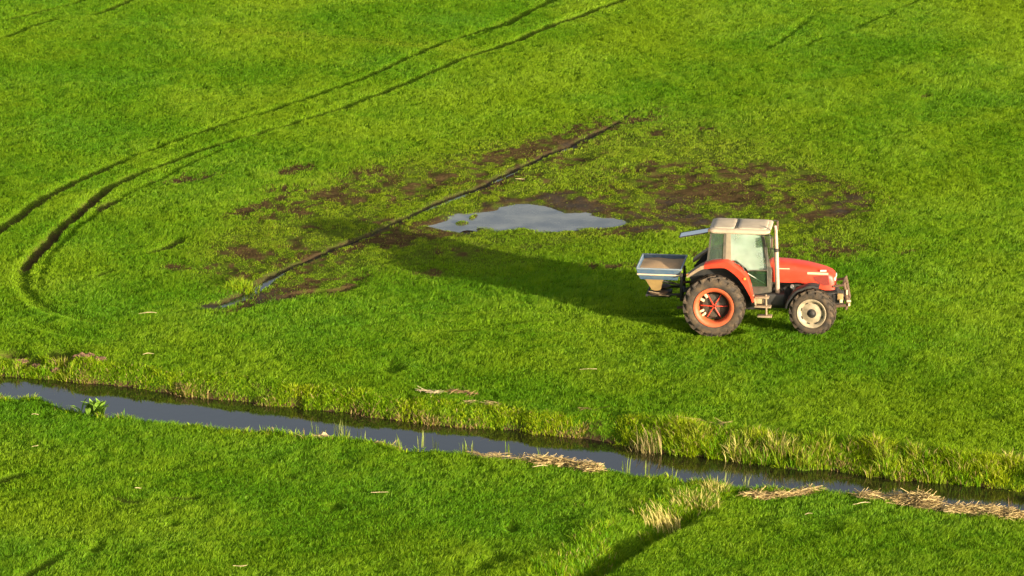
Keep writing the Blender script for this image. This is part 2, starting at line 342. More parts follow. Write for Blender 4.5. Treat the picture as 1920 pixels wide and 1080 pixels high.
def np_mesh(name, co, quads=None, tris=None, mat=None, attrs=None, smooth=True):
    me = bpy.data.meshes.new(name)
    nq = 0 if quads is None else len(quads); ntr = 0 if tris is None else len(tris)
    me.vertices.add(len(co)); me.vertices.foreach_set('co', np.ascontiguousarray(co, np.float32).ravel())
    idx = np.concatenate([a.ravel() for a in (quads, tris) if a is not None]).astype(np.int32)
    me.loops.add(len(idx)); me.loops.foreach_set('vertex_index', idx)
    starts = np.concatenate([np.arange(nq) * 4, nq * 4 + np.arange(ntr) * 3]).astype(np.int32)
    me.polygons.add(nq + ntr); me.polygons.foreach_set('loop_start', starts)
    me.polygons.foreach_set('use_smooth', np.full(nq + ntr, smooth))
    for k, (typ, a) in (attrs or {}).items():
        at = me.attributes.new(k, typ, 'POINT')
        at.data.foreach_set('color' if typ == 'FLOAT_COLOR' else 'value', np.ascontiguousarray(a, np.float32).ravel())
    me.update(calc_edges=True)
    if mat: me.materials.append(mat)
    o = bpy.data.objects.new(name, me); C.objects.link(o)
    return o

# ground sheet: fine in view, stretching out to the horizon
far = np.array([.3, .8, 2, 5, 12, 30, 80, 200, 500, 1200, 2600])
ax = np.concatenate([gx[0] - far[::-1], gx, gx[-1] + far]); ay = np.concatenate([gy[0] - far[::-1], gy, gy[-1] + far]); n0 = len(far)
pad = lambda A: np.pad(A, n0, mode='edge')
GX, GY = np.meshgrid(ax, ay); GZ = pad(Z).copy()
nx, ny = len(ax), len(ay)
ii = np.arange(ny - 1)[:, None] * nx + np.arange(nx - 1)[None, :]
quads = np.stack([ii, ii + 1, ii + nx + 1, ii + nx], -1).reshape(-1, 4)
m, nt_, p = new_mat('field_soil')
a_m = N(nt_, 'ShaderNodeAttribute', attribute_name='mud'); a_w = N(nt_, 'ShaderNodeAttribute', attribute_name='wet')
tc = N(nt_, 'ShaderNodeTexCoord')
n1 = N(nt_, 'ShaderNodeTexNoise'); n1.inputs['Scale'].default_value = 3.0; n1.inputs['Detail'].default_value = 8; n1.inputs['Roughness'].default_value = .7
n2 = N(nt_, 'ShaderNodeTexNoise'); n2.inputs['Scale'].default_value = 14.0; n2.inputs['Detail'].default_value = 5
for n_ in (n1, n2): nt_.links.new(tc.outputs['Object'], n_.inputs['Vector'])
soil = N(nt_, 'ShaderNodeValToRGB'); soil.color_ramp.elements[0].position = .3; soil.color_ramp.elements[1].position = .72
soil.color_ramp.elements[0].color = (.040, .028, .012, 1); soil.color_ramp.elements[1].color = (.118, .078, .033, 1)
nt_.links.new(n1.outputs['Fac'], soil.inputs[0])
th = N(nt_, 'ShaderNodeValToRGB'); th.color_ramp.elements[0].position = .3; th.color_ramp.elements[1].position = .7
th.color_ramp.elements[0].color = (.052, .110, .005, 1); th.color_ramp.elements[1].color = (.105, .180, .008, 1)
nt_.links.new(n2.outputs['Fac'], th.inputs[0])
mx = N(nt_, 'ShaderNodeMix', data_type='RGBA'); nt_.links.new(a_m.outputs['Fac'], mx.inputs[0]); nt_.links.new(th.outputs[0], mx.inputs[6]); nt_.links.new(soil.outputs[0], mx.inputs[7])
mw = N(nt_, 'ShaderNodeMix', data_type='RGBA'); mw.inputs[7].default_value = (.040, .027, .014, 1)
wf = N(nt_, 'ShaderNodeMath', operation='MULTIPLY'); wf.inputs[1].default_value = .72; nt_.links.new(a_w.outputs['Fac'], wf.inputs[0])
nt_.links.new(wf.outputs[0], mw.inputs[0]); nt_.links.new(mx.outputs[2], mw.inputs[6]); nt_.links.new(mw.outputs[2], p.inputs['Base Color'])
rr = N(nt_, 'ShaderNodeMapRange'); rr.inputs[3].default_value = .9; rr.inputs[4].default_value = .6; nt_.links.new(a_w.outputs['Fac'], rr.inputs[0]); nt_.links.new(rr.outputs[0], p.inputs['Roughness'])
rs = N(nt_, 'ShaderNodeMapRange'); rs.inputs[3].default_value = 0.0; rs.inputs[4].default_value = .10; nt_.links.new(a_w.outputs['Fac'], rs.inputs[0]); nt_.links.new(rs.outputs[0], p.inputs['Specular IOR Level'])
bm_ = N(nt_, 'ShaderNodeBump'); bm_.inputs['Strength'].default_value = .8; bm_.inputs['Distance'].default_value = .04
nt_.links.new(n2.outputs['Fac'], bm_.inputs['Height']); nt_.links.new(bm_.outputs[0], p.inputs['Normal'])
ground = np_mesh('ground', np.stack([GX, GY, GZ], -1).reshape(-1, 3), quads, None, m, {'mud': ('FLOAT', pad(mud).ravel()), 'wet': ('FLOAT', pad(wet).ravel())})
tag(ground, kind='structure')

# ------------------------------------------------------------------ water
def water_mat(name, col, rough, ripple):
    m, nt, p = new_mat(name)
    p.inputs['Base Color'].default_value = (*col, 1); p.inputs['Roughness'].default_value = rough; p.inputs['IOR'].default_value = 1.33
    p.inputs['Specular IOR Level'].default_value = 0.5
    tc = N(nt, 'ShaderNodeTexCoord'); no = N(nt, 'ShaderNodeTexNoise'); no.inputs['Scale'].default_value = 3.5; no.inputs['Detail'].default_value = 3
    nt.links.new(tc.outputs['Object'], no.inputs['Vector'])
    b = N(nt, 'ShaderNodeBump'); b.inputs['Strength'].default_value = ripple; b.inputs['Distance'].default_value = .02
    nt.links.new(no.outputs['Fac'], b.inputs['Height']); nt.links.new(b.outputs[0], p.inputs['Normal'])
    return m
W_DITCH = water_mat('ditch_water', (.010, .008, .005), .03, .06)
W_PUD = water_mat('puddle_water', (.125, .125, .110), .04, .03)
nt = W_PUD.node_tree; p = nt.nodes['Principled BSDF']; no = N(nt, 'ShaderNodeTexNoise'); no.inputs['Scale'].default_value = .9; no.inputs['Detail'].default_value = 5
tc = N(nt, 'ShaderNodeTexCoord'); nt.links.new(tc.outputs['Object'], no.inputs['Vector'])
cr = N(nt, 'ShaderNodeValToRGB'); cr.color_ramp.elements[0].position = .35; cr.color_ramp.elements[1].position = .65        # silt stirred up in places
cr.color_ramp.elements[0].color = (.060, .062, .056, 1); cr.color_ramp.elements[1].color = (.165, .165, .135, 1)
nt.links.new(no.outputs['Fac'], cr.inputs[0]); nt.links.new(cr.outputs[0], p.inputs['Base Color'])
W_CHAN = water_mat('channel_water', (.030, .026, .021), .05, .05)
def sheet(name, pts, z, mat):
    bm = bmesh.new(); bm.faces.new([bm.verts.new((x, y, z)) for x, y in pts])
    bmesh.ops.triangulate(bm, faces=bm.faces[:])
    me = bpy.data.meshes.new(name); bm.to_mesh(me); bm.free(); me.materials.append(mat)
    o = bpy.data.objects.new(name, me); C.objects.link(o); return o
xs_ = np.arange(-24.5, 24.6, .5)
lo = np.array([(x, iN(x) - .1) for x in xs_]); hi = np.array([(x, iF(x) + .5) for x in xs_])
o = np_mesh('ditch_water', np.array([(x, y, WATER_Z) for x, y in np.vstack([lo, hi])]), np.array([(i, i + 1, len(xs_) + i + 1, len(xs_) + i) for i in range(len(xs_) - 1)]), None, W_DITCH)
tag(o, kind='structure')
cen = PUD.mean(0)
o = sheet('puddle_water', [tuple(cen + (q - cen) * (1 + .45 / max(.5, np.hypot(*(q - cen))))) for q in PUD], PUD_Z, W_PUD); tag(o, kind='structure')
nrm = np.gradient(CHAN, axis=0); nrm = np.stack([-nrm[:, 1], nrm[:, 0]], 1) / np.hypot(*nrm.T)[:, None]
cl = np.linspace(0, 1, len(CHAN)); hw = np.interp(cl, [0, .1, .15, 1], [.62, .5, .3, .3])[:, None]
keep = cl < .86
A, B = (CHAN + nrm * hw)[keep], (CHAN - nrm * hw)[keep]; k = len(A)
o = np_mesh('channel_water', np.array([(x, y, -.090) for x, y in np.vstack([A, B])]), np.array([(i, i + 1, k + i + 1, k + i) for i in range(k - 1)]), None, W_CHAN); tag(o, kind='structure')

# ------------------------------------------------------------------ grass (uncountable: one mesh of blades per kind of sward)
GRASS = blade_mat('grass_blades'); STRAW = blade_mat('dry_reed', .2, .2)
def blades(name, x, y, z, h, wd, lean, az, col, mat, face=None):
    n = len(x)
    phi = rng.random(n) * 2 * np.pi if face is None else face
    sx, sy = np.cos(phi) * wd / 2, np.sin(phi) * wd / 2
    lx, ly = np.cos(az) * lean * h, np.sin(az) * lean * h
    up = h * np.sqrt(np.clip(1 - np.minimum(lean, .97) ** 2 * .85, .05, 1))
    P = np.empty((n, 5, 3), np.float32)
    for i, (a, ss) in enumerate([(0, 1), (0, -1), (1, -1), (1, 1)]):
        kx = .34 if a else 0
        P[:, i, 0] = x + ss * sx * (.85 if a else 1) + kx * lx; P[:, i, 1] = y + ss * sy * (.85 if a else 1) + kx * ly; P[:, i, 2] = z + (.62 * up if a else -.01)
    P[:, 4, 0] = x + lx; P[:, 4, 1] = y + ly; P[:, 4, 2] = z + up
    base = np.arange(n)[:, None] * 5
    co = np.repeat(col[:, None, :], 5, 1); co = np.concatenate([co, np.ones((n, 5, 1))], -1)
    return np_mesh(name, P.reshape(-1, 3), base + np.array([0, 1, 2, 3]), base + np.array([3, 2, 4]), mat, {'tint': ('FLOAT_COLOR', co.reshape(-1, 4))})
mixc = lambda a, b, t: np.array(a)[None] * (1 - t[:, None]) + np.array(b)[None] * t[:, None]

def field_points(tuft_density, per):
    y0, y1 = 86.5, 161.0
    n = int(tuft_density * (y1 - y0) * 2 * 24)
    x = rng.uniform(-24, 24, n); y = rng.uniform(y0, y1, n)
    k = np.abs(x) < .1215 * y + 3.6; x, y = x[k], y[k]
    tf = rng.random(len(x))
    x = np.repeat(x, per); y = np.repeat(y, per); tf = np.repeat(tf, per)
    x = x + rng.normal(0, .06, len(x)); y = y + rng.normal(0, .06, len(x))
    return x, y, tf, np.repeat(rng.random(len(x) // per), per)
x, y, tf, tk = field_points(205, 6)
k = (tk * .8 + .2 * rng.random(len(x)) < sCut(x, y)) & (tk * .75 < .10 + 1.25 * vnoise(x * .94 + y * .34, (y * .94 - x * .34) * 2.0, .30, 105)) & ~((y > iN(x) + .02) & (y < iF(x) + .02)); x, y, tf = x[k], y[k], tf[k]
z = sZ(x, y)
dry = np.clip(sYel(x, y), 0, 1)
cl1 = fbm(x, y, .42, 101, 2); big = fbm(x, y, 4.5, 102, 3)
st1 = vnoise(x * .94 + y * .34, (y * .94 - x * .34) * 2.2, .42, 104)
cl1 = .55 * cl1 + .45 * st1
h = (.030 + .112 * cl1 + .020 * tf) * (.62 + .76 * fbm(x, y, 1.1, 106, 2)) * sH(x, y) * (1 - .20 * dry) * (.8 + .4 * rng.random(len(x)))
g1 = np.clip(.46 + (big - .5) * 1.7 + (cl1 - .5) * .8 + (tf - .5) * .6 + (y - 116) * .002, 0, 1)
col = mixc((.096, .240, .008), (.208, .328, .013), g1)
col = col * (1 - (dry * .9)[:, None]) + mixc((.150, .245, .012), (.270, .315, .022), np.clip(tf * .7 + (cl1 - .3) * .6, 0, 1)) * (dry * .9)[:, None]
mud_here = sMud(x, y)
br = (rng.random(len(x)) < .04 * dry + .55 * sBrown(x, y)) ; col[br] = mixc((.065, .038, .014), (.15, .095, .035), rng.random(br.sum()))
col *= (.92 + .16 * rng.random(len(x)))[:, None]
wind = R(335) + (fbm(x, y, 2.5, 103, 2) - .5) * 2.6
az = np.where(rng.random(len(x)) < .75, wind + (tf - .5) * 1.6 + rng.normal(0, .3, len(x)), rng.random(len(x)) * 6.283)
o = blades('field_grass', x, y, z, h, .009 + .007 * rng.random(len(x)), .35 + .5 * rng.random(len(x)), az, col, GRASS); tag(o, kind='stuff')

# taller growth on the banks and in the side furrow
xs, ys, hs, cs, ls = [], [], [], [], []
def clumps(xc, yc, hc, per, sig, c_lo, c_hi, tcol, straw, lean=(.25, .95), hang=0.0):
    k = np.repeat(np.arange(len(xc)), per); n = len(k)
    dx, dy = np.clip(rng.normal(0, 1, n), -2, 2) * sig[k], np.clip(rng.normal(0, 1, n), -2, 2) * sig[k]
    xs.append(xc[k] + dx); ys.append(yc[k] + dy); hs.append(hc[k] * (.45 + .7 * rng.random(n)))
    c = mixc(c_lo, c_hi, np.clip(tcol[k] + rng.normal(0, .18, n), 0, 1)); st = rng.random(n) < straw[k]
    c[st] = mixc((.20, .14, .05), (.46, .35, .14), rng.random(st.sum())); cs.append(c)
    ls.append(rng.uniform(*lean, n)); azs.append(np.arctan2(dy - hang * sig[k], dx) + rng.normal(0, .5, n))
azs = []
BG0, BG1 = (.110, .255, .003), (.340, .420, .014)
n = 2100
x = rng.uniform(-15.5, 15.5, n); s_ = rng.random(n) ** .85; y = iF(x) - .04 + s_ * (iT(x) - iF(x) + .22)
big_c = fbm(x, y, 1.1, 110, 3); right = sstep(2.2, 4.2, x)
k = rng.random(n) < np.clip(.45 + 1.5 * (big_c - .35), .12, 1) * (1 - .97 * np.clip(sMud(x, y) * 1.3, 0, 1) * (s_ > .25)); x, y, s_, big_c, right = x[k], y[k], s_[k], big_c[k], right[k]
straw = np.clip((fbm(x, y, 1.0, 112, 2) - .42) * 2.2, 0, .55) * np.where(s_ < .3, 1.3, .18) + .05
clumps(x, y, (.050 + .13 * big_c) * (1 - .3 * s_) * (.45 + 1.1 * rng.random(len(x))) + right * .19 * np.clip(big_c * 2 - .45, 0, 1), 40, .05 + .06 * rng.random(len(x)), BG0, BG1, np.clip(fbm(x, y, .9, 111, 2) * 1.5 - .25, 0, 1), straw, hang=.8)
# upright sedge where the bank is rank
n = 420
x = np.concatenate([rng.uniform(2.6, 15.5, n), rng.uniform(-15.5, -11.6, 60)]); s_ = rng.random(len(x)) * .8; y = iF(x) + s_ * (iT(x) - iF(x) + .1)
k = rng.random(len(x)) < np.clip(3.0 * (fbm(x, y, 1.2, 116, 2) - .36), .05, 1); x, y = x[k], y[k]
clumps(x, y, (.22 + .24 * rng.random(len(x))) * np.where(x < 0, .7, 1), 30, .05 + .04 * rng.random(len(x)), BG0, (.30, .34, .03), rng.random(len(x)), np.full(len(x), .12), (.15, .75), .3)
# near edge
n = 520
x = rng.uniform(-14.5, 14.5, n); y = iN(x) - .40 + .46 * rng.random(n) ** .6
c_ = fbm(x, y, .9, 113, 3); k = rng.random(n) < np.clip(2.2 * (c_ - .36), .06, 1); x, y, c_ = x[k], y[k], c_[k]
clumps(x, y, .08 + .20 * c_, 26, .05 + .06 * rng.random(len(x)), BG0, BG1, rng.random(len(x)) * .8, np.full(len(x), .08))
# side furrow: rank grass on its far side
n = 2000
q = FUR[(rng.random(n) ** 1.5 * len(FUR) * .85).astype(int)]; x = q[:, 0] + rng.normal(-.35, .7, n); y = q[:, 1] + rng.normal(.15, .9, n)
k = (y < iN(x)) & (sSide(x, y) > -.12) & (rng.random(n) < sFur(x, y) * 1.3) & (fbm(x, y, .9, 114, 2) > .47) & (y > 87); x, y = x[k], y[k]
clumps(x, y, .08 + .24 * fbm(x, y, .6, 115, 2), 24, .05 + .06 * rng.random(len(x)), (.085, .225, .003), (.245, .340, .010), rng.random(len(x)) ** 1.5, np.full(len(x), .07), (.15, .85))
x, y, h, col, lean, az = map(np.concatenate, (xs, ys, hs, cs, ls, azs)); z = sZ(x, y)
k = z > WATER_Z - .12; x, y, h, col, lean, az, z = x[k], y[k], h[k], col[k], lean[k], az[k], z[k]
o = blades('bank_grass', x, y, z, h, .014 + .010 * rng.random(len(x)), lean, az, col, GRASS); tag(o, kind='stuff')

# tufts one can point at
def tuft(name, u, v, n, hgt, spread, c0, c1, label, cat, group=None, lean=(.15, .9), z=None, az=None, wd=.016, mat=GRASS):
    x0, y0 = G(u, v, z if z is not None else 0.0)
    z0 = ground_z(x0, y0) if z is None else z
    dx, dy = np.clip(rng.normal(0, 1, n), -1.7, 1.7) * spread, np.clip(rng.normal(0, 1, n), -1.7, 1.7) * spread
    zz = np.full(n, z0) if z is not None else sZ(x0 + dx, y0 + dy)
    a = np.arctan2(dy, dx) + rng.normal(0, .7, n) if az is None else az + rng.normal(0, .45, n)
    o = blades(name, dx, dy, zz - z0, hgt * (.3 + .8 * rng.random(n)), np.full(n, wd) * (.7 + .6 * rng.random(n)), rng.uniform(*lean, n), a, mixc(c0, c1, rng.random(n)), mat)
    o.location = (x0, y0, z0)
    return tag(o, label, cat, group)
DRY0, DRY1 = (.38, .33, .08), (.66, .57, .20)
GRN0, GRN1 = (.10, .17, .01), (.21, .25, .03)
tuft('grass_clump', 455, 540, 500, .26, .25, (.13, .25, .004), (.27, .34, .015), 'bright yellow green grass clump at the lower end of the muddy channel', 'grass clump', lean=(.3, .9))
tuft('dry_grass_clump', 1243, 968, 260, .40, .24, DRY0, DRY1, 'pale dry grass clump leaning by the head of the dark furrow', 'grass clump', 'dry grass clumps', az=R(140), lean=(.3, .7))
tuft('dry_grass_clump', 1305, 942, 420, .30, .30, DRY0, DRY1, 'widest bleached grass clump between the furrow and the ditch', 'grass clump', 'dry grass clumps')
tuft('dry_grass_clump', 1342, 918, 200, .34, .16, DRY0, DRY1, 'bleached grass clump closest to the ditch water above the furrow', 'grass clump', 'dry grass clumps')
tuft('dry_grass_clump', 1215, 821, 120, .56, .20, (.24, .20, .07), (.42, .34, .14), 'tall tan grass clump fanning out on the far ditch bank', 'grass clump', 'dry grass clumps', az=R(160), lean=(.1, .5))
tuft('dry_grass_clump', 1388, 832, 90, .52, .20, DRY0, DRY1, 'straw tipped grass clump on the far bank below the tractor', 'grass clump', 'dry grass clumps')
tuft('dry_grass_clump', 1462, 836, 80, .50, .18, DRY0, DRY1, 'thin straw coloured clump right of centre on the far bank', 'grass clump', 'dry grass clumps')
tuft('dry_grass_clump', 1900, 868, 110, .30, .22, DRY0, DRY1, 'flat straw coloured clump on the far bank at the right edge of the photo', 'grass clump', 'dry grass clumps', lean=(.4, .9))
RS = [(590, 816, .5), (602, 818, .55), (632, 815, .6), (648, 817, .6), (678, 826, .5), (750, 836, .5), (790, 832, .6), (815, 838, .45), (868, 846, .45), (880, 848, .5), (955, 850, .5), (1018, 862, .5), (1175, 888, .6), (1212, 890, .55), (1260, 898, .5), (1362, 908, .5), (1400, 912, .45)]
for u, v, hh in RS:
    tuft('reed_shoot', u, v + 6, rnd.randint(6, 11), hh * .9, .05, GRN0, (.30, .33, .10), 'sparse pale green reed shoots standing in the shallow near edge of the ditch', 'reed', 'reed shoots along the near edge of the ditch', lean=(.02, .25), wd=.022, z=-.24)
for u, v, lab in [(1656, 948, 'x'), ]: pass
tuft('reed_stalk', 1897, 962, 7, .62, .05, (.20, .13, .06), (.30, .20, .10), 'few bare brown reed stalks standing in the ditch by the right edge', 'reed', lean=(.02, .12), z=-.24, wd=.02)

# broad leaved dock at the water's edge
def dock(u, v):
    x0, y0 = G(u, v); r_ = empty('dock_plant', (x0, y0, max(-.03, ground_z(x0, y0))))
    tag(r_, 'broad leaved dock plant at the near edge of the ditch water', 'plant')
    m = paint('dock_leaf', (.13, .24, .02), .7, spec=.2, dirt=.5, dirt_col=(.24, .34, .06), scale=9)
    for i in range(30):
        a = rnd.random() * 6.283; L = .28 + .26 * rnd.random(); tilt = .1 + .7 * rnd.random(); wd = .065 + .035 * rnd.random()
        bm = bmesh.new(); rows = []
        ox, oy = max(-.3, min(.3, rnd.gauss(0, .18))), rnd.gauss(0, .07)
        for t, wf in [(0, .12), (.25, .6), (.5, 1.0), (.75, .75), (1, .06)]:
            bend = t * t * tilt
            cx, cz = L * t * math.sin(bend + .2), L * t * math.cos(bend * .8 + .1)
            row = [Vector((cx, s_ * wd * wf, cz + abs(s_) * wd * wf * .35)) for s_ in (-1, 0, 1)]
            rows.append([bm.verts.new(Matrix.Rotation(a, 4, 'Z') @ q + Vector((ox, oy, 0))) for q in row])
        for p_, q_ in zip(rows, rows[1:]):
            for j in (0, 1): bm.faces.new((p_[j], p_[j + 1], q_[j + 1], q_[j]))
        me = bpy.data.meshes.new('leaf'); bm.to_mesh(me); bm.free(); me.materials.append(m)
        for f_ in me.polygons: f_.use_smooth = True
        o = bpy.data.objects.new('leaf', me); C.objects.link(o); o.parent = r_
dock(172, 779)

# heaps of cut reed lying along the near edge
def heap(name, px, n, width, hgt, label, cat, L=(.15, .6), c0=(.13, .08, .03), c1=(.66, .50, .21), jit=.95, grp=None):
    n = int(n * 4); path = GP(px, .05, 5); x0, y0 = path[len(path) // 2]; z0 = ground_z(x0, y0)
    i = rng.integers(0, len(path) - 1, n); t = rng.random(n)[:, None]; c_ = path[i] * (1 - t) + path[i + 1] * t
    ok = rng.random(n) < np.clip(3.2 * (fbm(c_[:, 0], c_[:, 1], .55, 131, 2) - .30), .06, 1); i = i[ok]; t = t[ok]; n = len(i); c = path[i] * (1 - t) + path[i + 1] * t
    dr = path[i + 1] - path[i]; ang = np.arctan2(dr[:, 1], dr[:, 0]) + rng.normal(0, jit, n)
    off = rng.normal(0, .30, n) + (vnoise(c[:, 0], c[:, 1], .6, 132) - .5) * .9; c = c + np.stack([-np.sin(ang), np.cos(ang)], 1) * (off * width * .8)[:, None]
    mod = vnoise(c[:, 0], c[:, 1], .8, 130)
    zz = sZ(c[:, 0], c[:, 1]) + .04 + hgt * .8 * (.1 + 1.2 * mod) * np.exp(-off ** 2 * 2) * rng.random(n)
    l = rng.uniform(*L, n) / 2; el = rng.normal(0, .24, n)
    d3 = np.stack([np.cos(ang) * l, np.sin(ang) * l, el * l], 1); wv = np.stack([-np.sin(ang), np.cos(ang), np.zeros(n)], 1) * (.0025 + .0035 * rng.random(n))[:, None]
    upv = np.array([0, 0, .008])[None]; mid = np.stack([c[:, 0], c[:, 1], zz], 1); arch = np.stack([np.zeros(n), np.zeros(n), .05 * rng.random(n)], 1)
    P = np.empty((n, 9, 3)); 
    for a_, (cc) in enumerate((mid - d3, mid + arch, mid + d3)):
        P[:, a_ * 3] = cc + wv; P[:, a_ * 3 + 1] = cc - wv; P[:, a_ * 3 + 2] = cc + upv
    b = np.arange(n)[:, None, None] * 9
    q = np.array([[0, 1, 4, 3], [1, 2, 5, 4], [2, 0, 3, 5], [3, 4, 7, 6], [4, 5, 8, 7], [5, 3, 6, 8]])[None]
    col = mixc(c0, c1, rng.random(n)); col = np.concatenate([np.repeat(col[:, None], 9, 1), np.ones((n, 9, 1))], -1)
    o = np_mesh(name, P.reshape(-1, 3) - np.array([x0, y0, z0]), (b + q).reshape(-1, 4), None, STRAW, {'tint': ('FLOAT_COLOR', col.reshape(-1, 4))}, smooth=False)
    o.location = (x0, y0, z0)
    return tag(o, label, cat, grp)
GH = 'cut reed heaps beside the ditch'
heap('reed_heap', [(875, 846), (940, 856), (1010, 866), (1070, 872), (1118, 882)], 620, .42, .20, 'long flat heap of cut reed left of the furrow on the near bank', 'reed heap', grp=GH)
heap('reed_heap', [(1610, 930), (1660, 934), (1700, 940), (1755, 950)], 560, .50, .38, 'tall tangled heap of cut reed right of the furrow beside the ditch', 'reed heap', grp=GH)
heap('reed_heap', [(1785, 955), (1820, 955), (1860, 962), (1905, 970)], 520, .50, .32, 'heap of cut reed nearest the right edge of the photo', 'reed heap', grp=GH)
heap('reed_heap', [(1400, 928), (1450, 928), (1530, 918)], 130, .30, .08, 'thin scatter of cut reed between the furrow and the tall tangled heap', 'reed heap', grp=GH)
heap('reed_heap', [(700, 832), (720, 832), (738, 836)], 16, .15, .08, 'small wisp of cut reed on the near bank edge left of the long heap', 'reed heap', grp=GH)
heap('reed_heap', [(843, 733), (865, 736), (890, 738)], 12, .2, .08, 'reddish dry reed wisp lying on the far bank below the puddle', 'reed heap', c0=(.25, .13, .06), c1=(.48, .32, .16), grp=GH)
heap('reed_heap', [(792, 733), (808, 736), (825, 737)], 9, .08, .04, 'few pale straws beside the reddish wisp on the far bank', 'reed heap', c0=(.4, .32, .18), c1=(.6, .5, .3), grp=GH)
heap('reed_heap', [(1096, 768), (1110, 770), (1126, 772)], 8, .2, .06, 'small tan wisp of dry reed on the far bank above the ditch bend', 'reed heap', grp=GH)
heap('reed_heap', [(1280, 784), (1320, 795), (1360, 801)], 9, .2, .04, 'thin line of dry reed on the far bank just below the tractor', 'reed heap', grp=GH)
heap('reed_heap', [(875, 752), (900, 752), (930, 760)], 16, .3, .04, 'faint yellowish dry reed on the far bank right of the reddish wisp', 'reed heap', c0=(.2, .16, .06), c1=(.36, .28, .12), grp=GH)
# single stems lying in the grass
for u, v, ln, a, lab in [(975, 343, .30, .1, 'pale straw lying in the mud above the puddle'), (277, 592, .5, .15, 'curved pale stem lying in the grass left of the channel end'), (712, 929, .42, 0, 'pale tan stem lying in the grass of the near field'),
                         (1103, 698, .45, 0, 'thin pale stem lying in the grass below the tractor'), (450, 1067, .32, 0, 'short bright straw lying near the bottom edge of the near field'), (278, 668, .3, .3, 'pale stem lying above the far ditch bank'),
                         (1012, 882, .4, .4, 'bent pale stem below the long reed heap'), (66, 781, .18, .1, 'orange tan dead leaf lying on the near bank'), (1516, 968, .18, 0, 'tiny pale straw in the grass right of the furrow'),
                         (66, 842, .16, .2, 'tiny tan straw in the near field below the dead leaf'), (1615, 950, .45, .3, 'pale stem lying in front of the tall tangled reed heap'), (1778, 965, .25, .1, 'short pale stem between the two right hand reed heaps'),
                         (259, 921, .16, .3, 'tiny yellow straw beside the muddy scrape in the near field')]:
    x0, y0 = G(u, v); z0 = ground_z(x0, y0) + .085
    bm = bmesh.new(); rows = []
    for t in np.linspace(-1, 1, 5):
        c = Vector((t * ln / 2, .04 * ln * (1 - t * t) + .02 * math.sin(3 * t + u), .012 * math.sin(2 * t + v)))
        rows.append([bm.verts.new(c + Vector((0, math.cos(q) * .014, math.sin(q) * .010)) * (1.05 - .5 * abs(t - .2))) for q in (0, 1.57, 3.14, 4.71)])
    for p_, q_ in zip(rows, rows[1:]):
        for j in range(4): bm.faces.new((p_[j], p_[(j + 1) % 4], q_[(j + 1) % 4], q_[j]))
    bm.faces.new(rows[0]); bm.faces.new(rows[-1][::-1])
    me = bpy.data.meshes.new('straw'); bm.to_mesh(me); bm.free()
    if 'straw_stem' not in bpy.data.materials: paint('straw_stem', (.55, .43, .22), .7, dirt=.5, dirt_col=(.32, .22, .1), scale=14)
    me.materials.append(bpy.data.materials['straw_stem'])
    o = bpy.data.objects.new('straw', me); C.objects.link(o); o.location = (x0, y0, z0); o.rotation_euler = (0, 0, a); tag(o, lab, 'straw', 'loose straws in the grass')

# clods of earth turned out on the bank
SOIL = paint('clod_soil', (.16, .085, .045), .9, dirt=.8, dirt_col=(.06, .04, .02), scale=11, bump=.6)
TANSOIL = paint('bare_clod', (.42, .30, .16), .9, dirt=.6, dirt_col=(.25, .17, .08), scale=9, bump=.5)
def clod(u, v, r_, mat, label, sq=(1.4, 1, .6)):
    x0, y0 = G(u, v); bm = bmesh.new(); bmesh.ops.create_icosphere(bm, subdivisions=3, radius=r_)
    sd_ = rnd.random() * 50
    for vv in bm.verts:
        nn = vv.co.normalized(); k_ = 1 + .35 * math.sin(nn.x * 4 + sd_) * math.sin(nn.y * 5 + sd_ * 2) + .22 * math.sin(nn.z * 9 + nn.x * 7 + sd_) + .15 * math.sin(nn.y * 15 + sd_)
        vv.co = Vector((vv.co.x * sq[0], vv.co.y * sq[1], vv.co.z * sq[2])) * k_
    me = bpy.data.meshes.new('soil_clod'); bm.to_mesh(me); bm.free(); me.materials.append(mat)
    o = bpy.data.objects.new('soil_clod', me); C.objects.link(o); o.location = (x0, y0, ground_z(x0, y0) + r_ * .3); tag(o, label, 'clod', 'earth clods on the banks')
clod(152, 673, .13, SOIL, 'largest reddish brown earth clod on the far bank by the trampled hole')
clod(168, 669, .09, SOIL, 'upper small earth clod behind the largest one on the far bank')
clod(187, 676, .10, SOIL, 'earth clod farthest along the far bank from the trampled holes')
clod(70, 672, .11, SOIL, 'earth clod between the two trampled holes on the far bank')
clod(38, 668, .09, SOIL, 'flat earth clod beside the dark hole at the left edge', (2.0, 1, .5))
clod(105, 680, .10, SOIL, 'grassy earth clod just below the larger trampled hole')
clod(604, 822, .16, TANSOIL, 'pale tan bare lump of turf on the near ditch edge', (1.2, .9, .8))

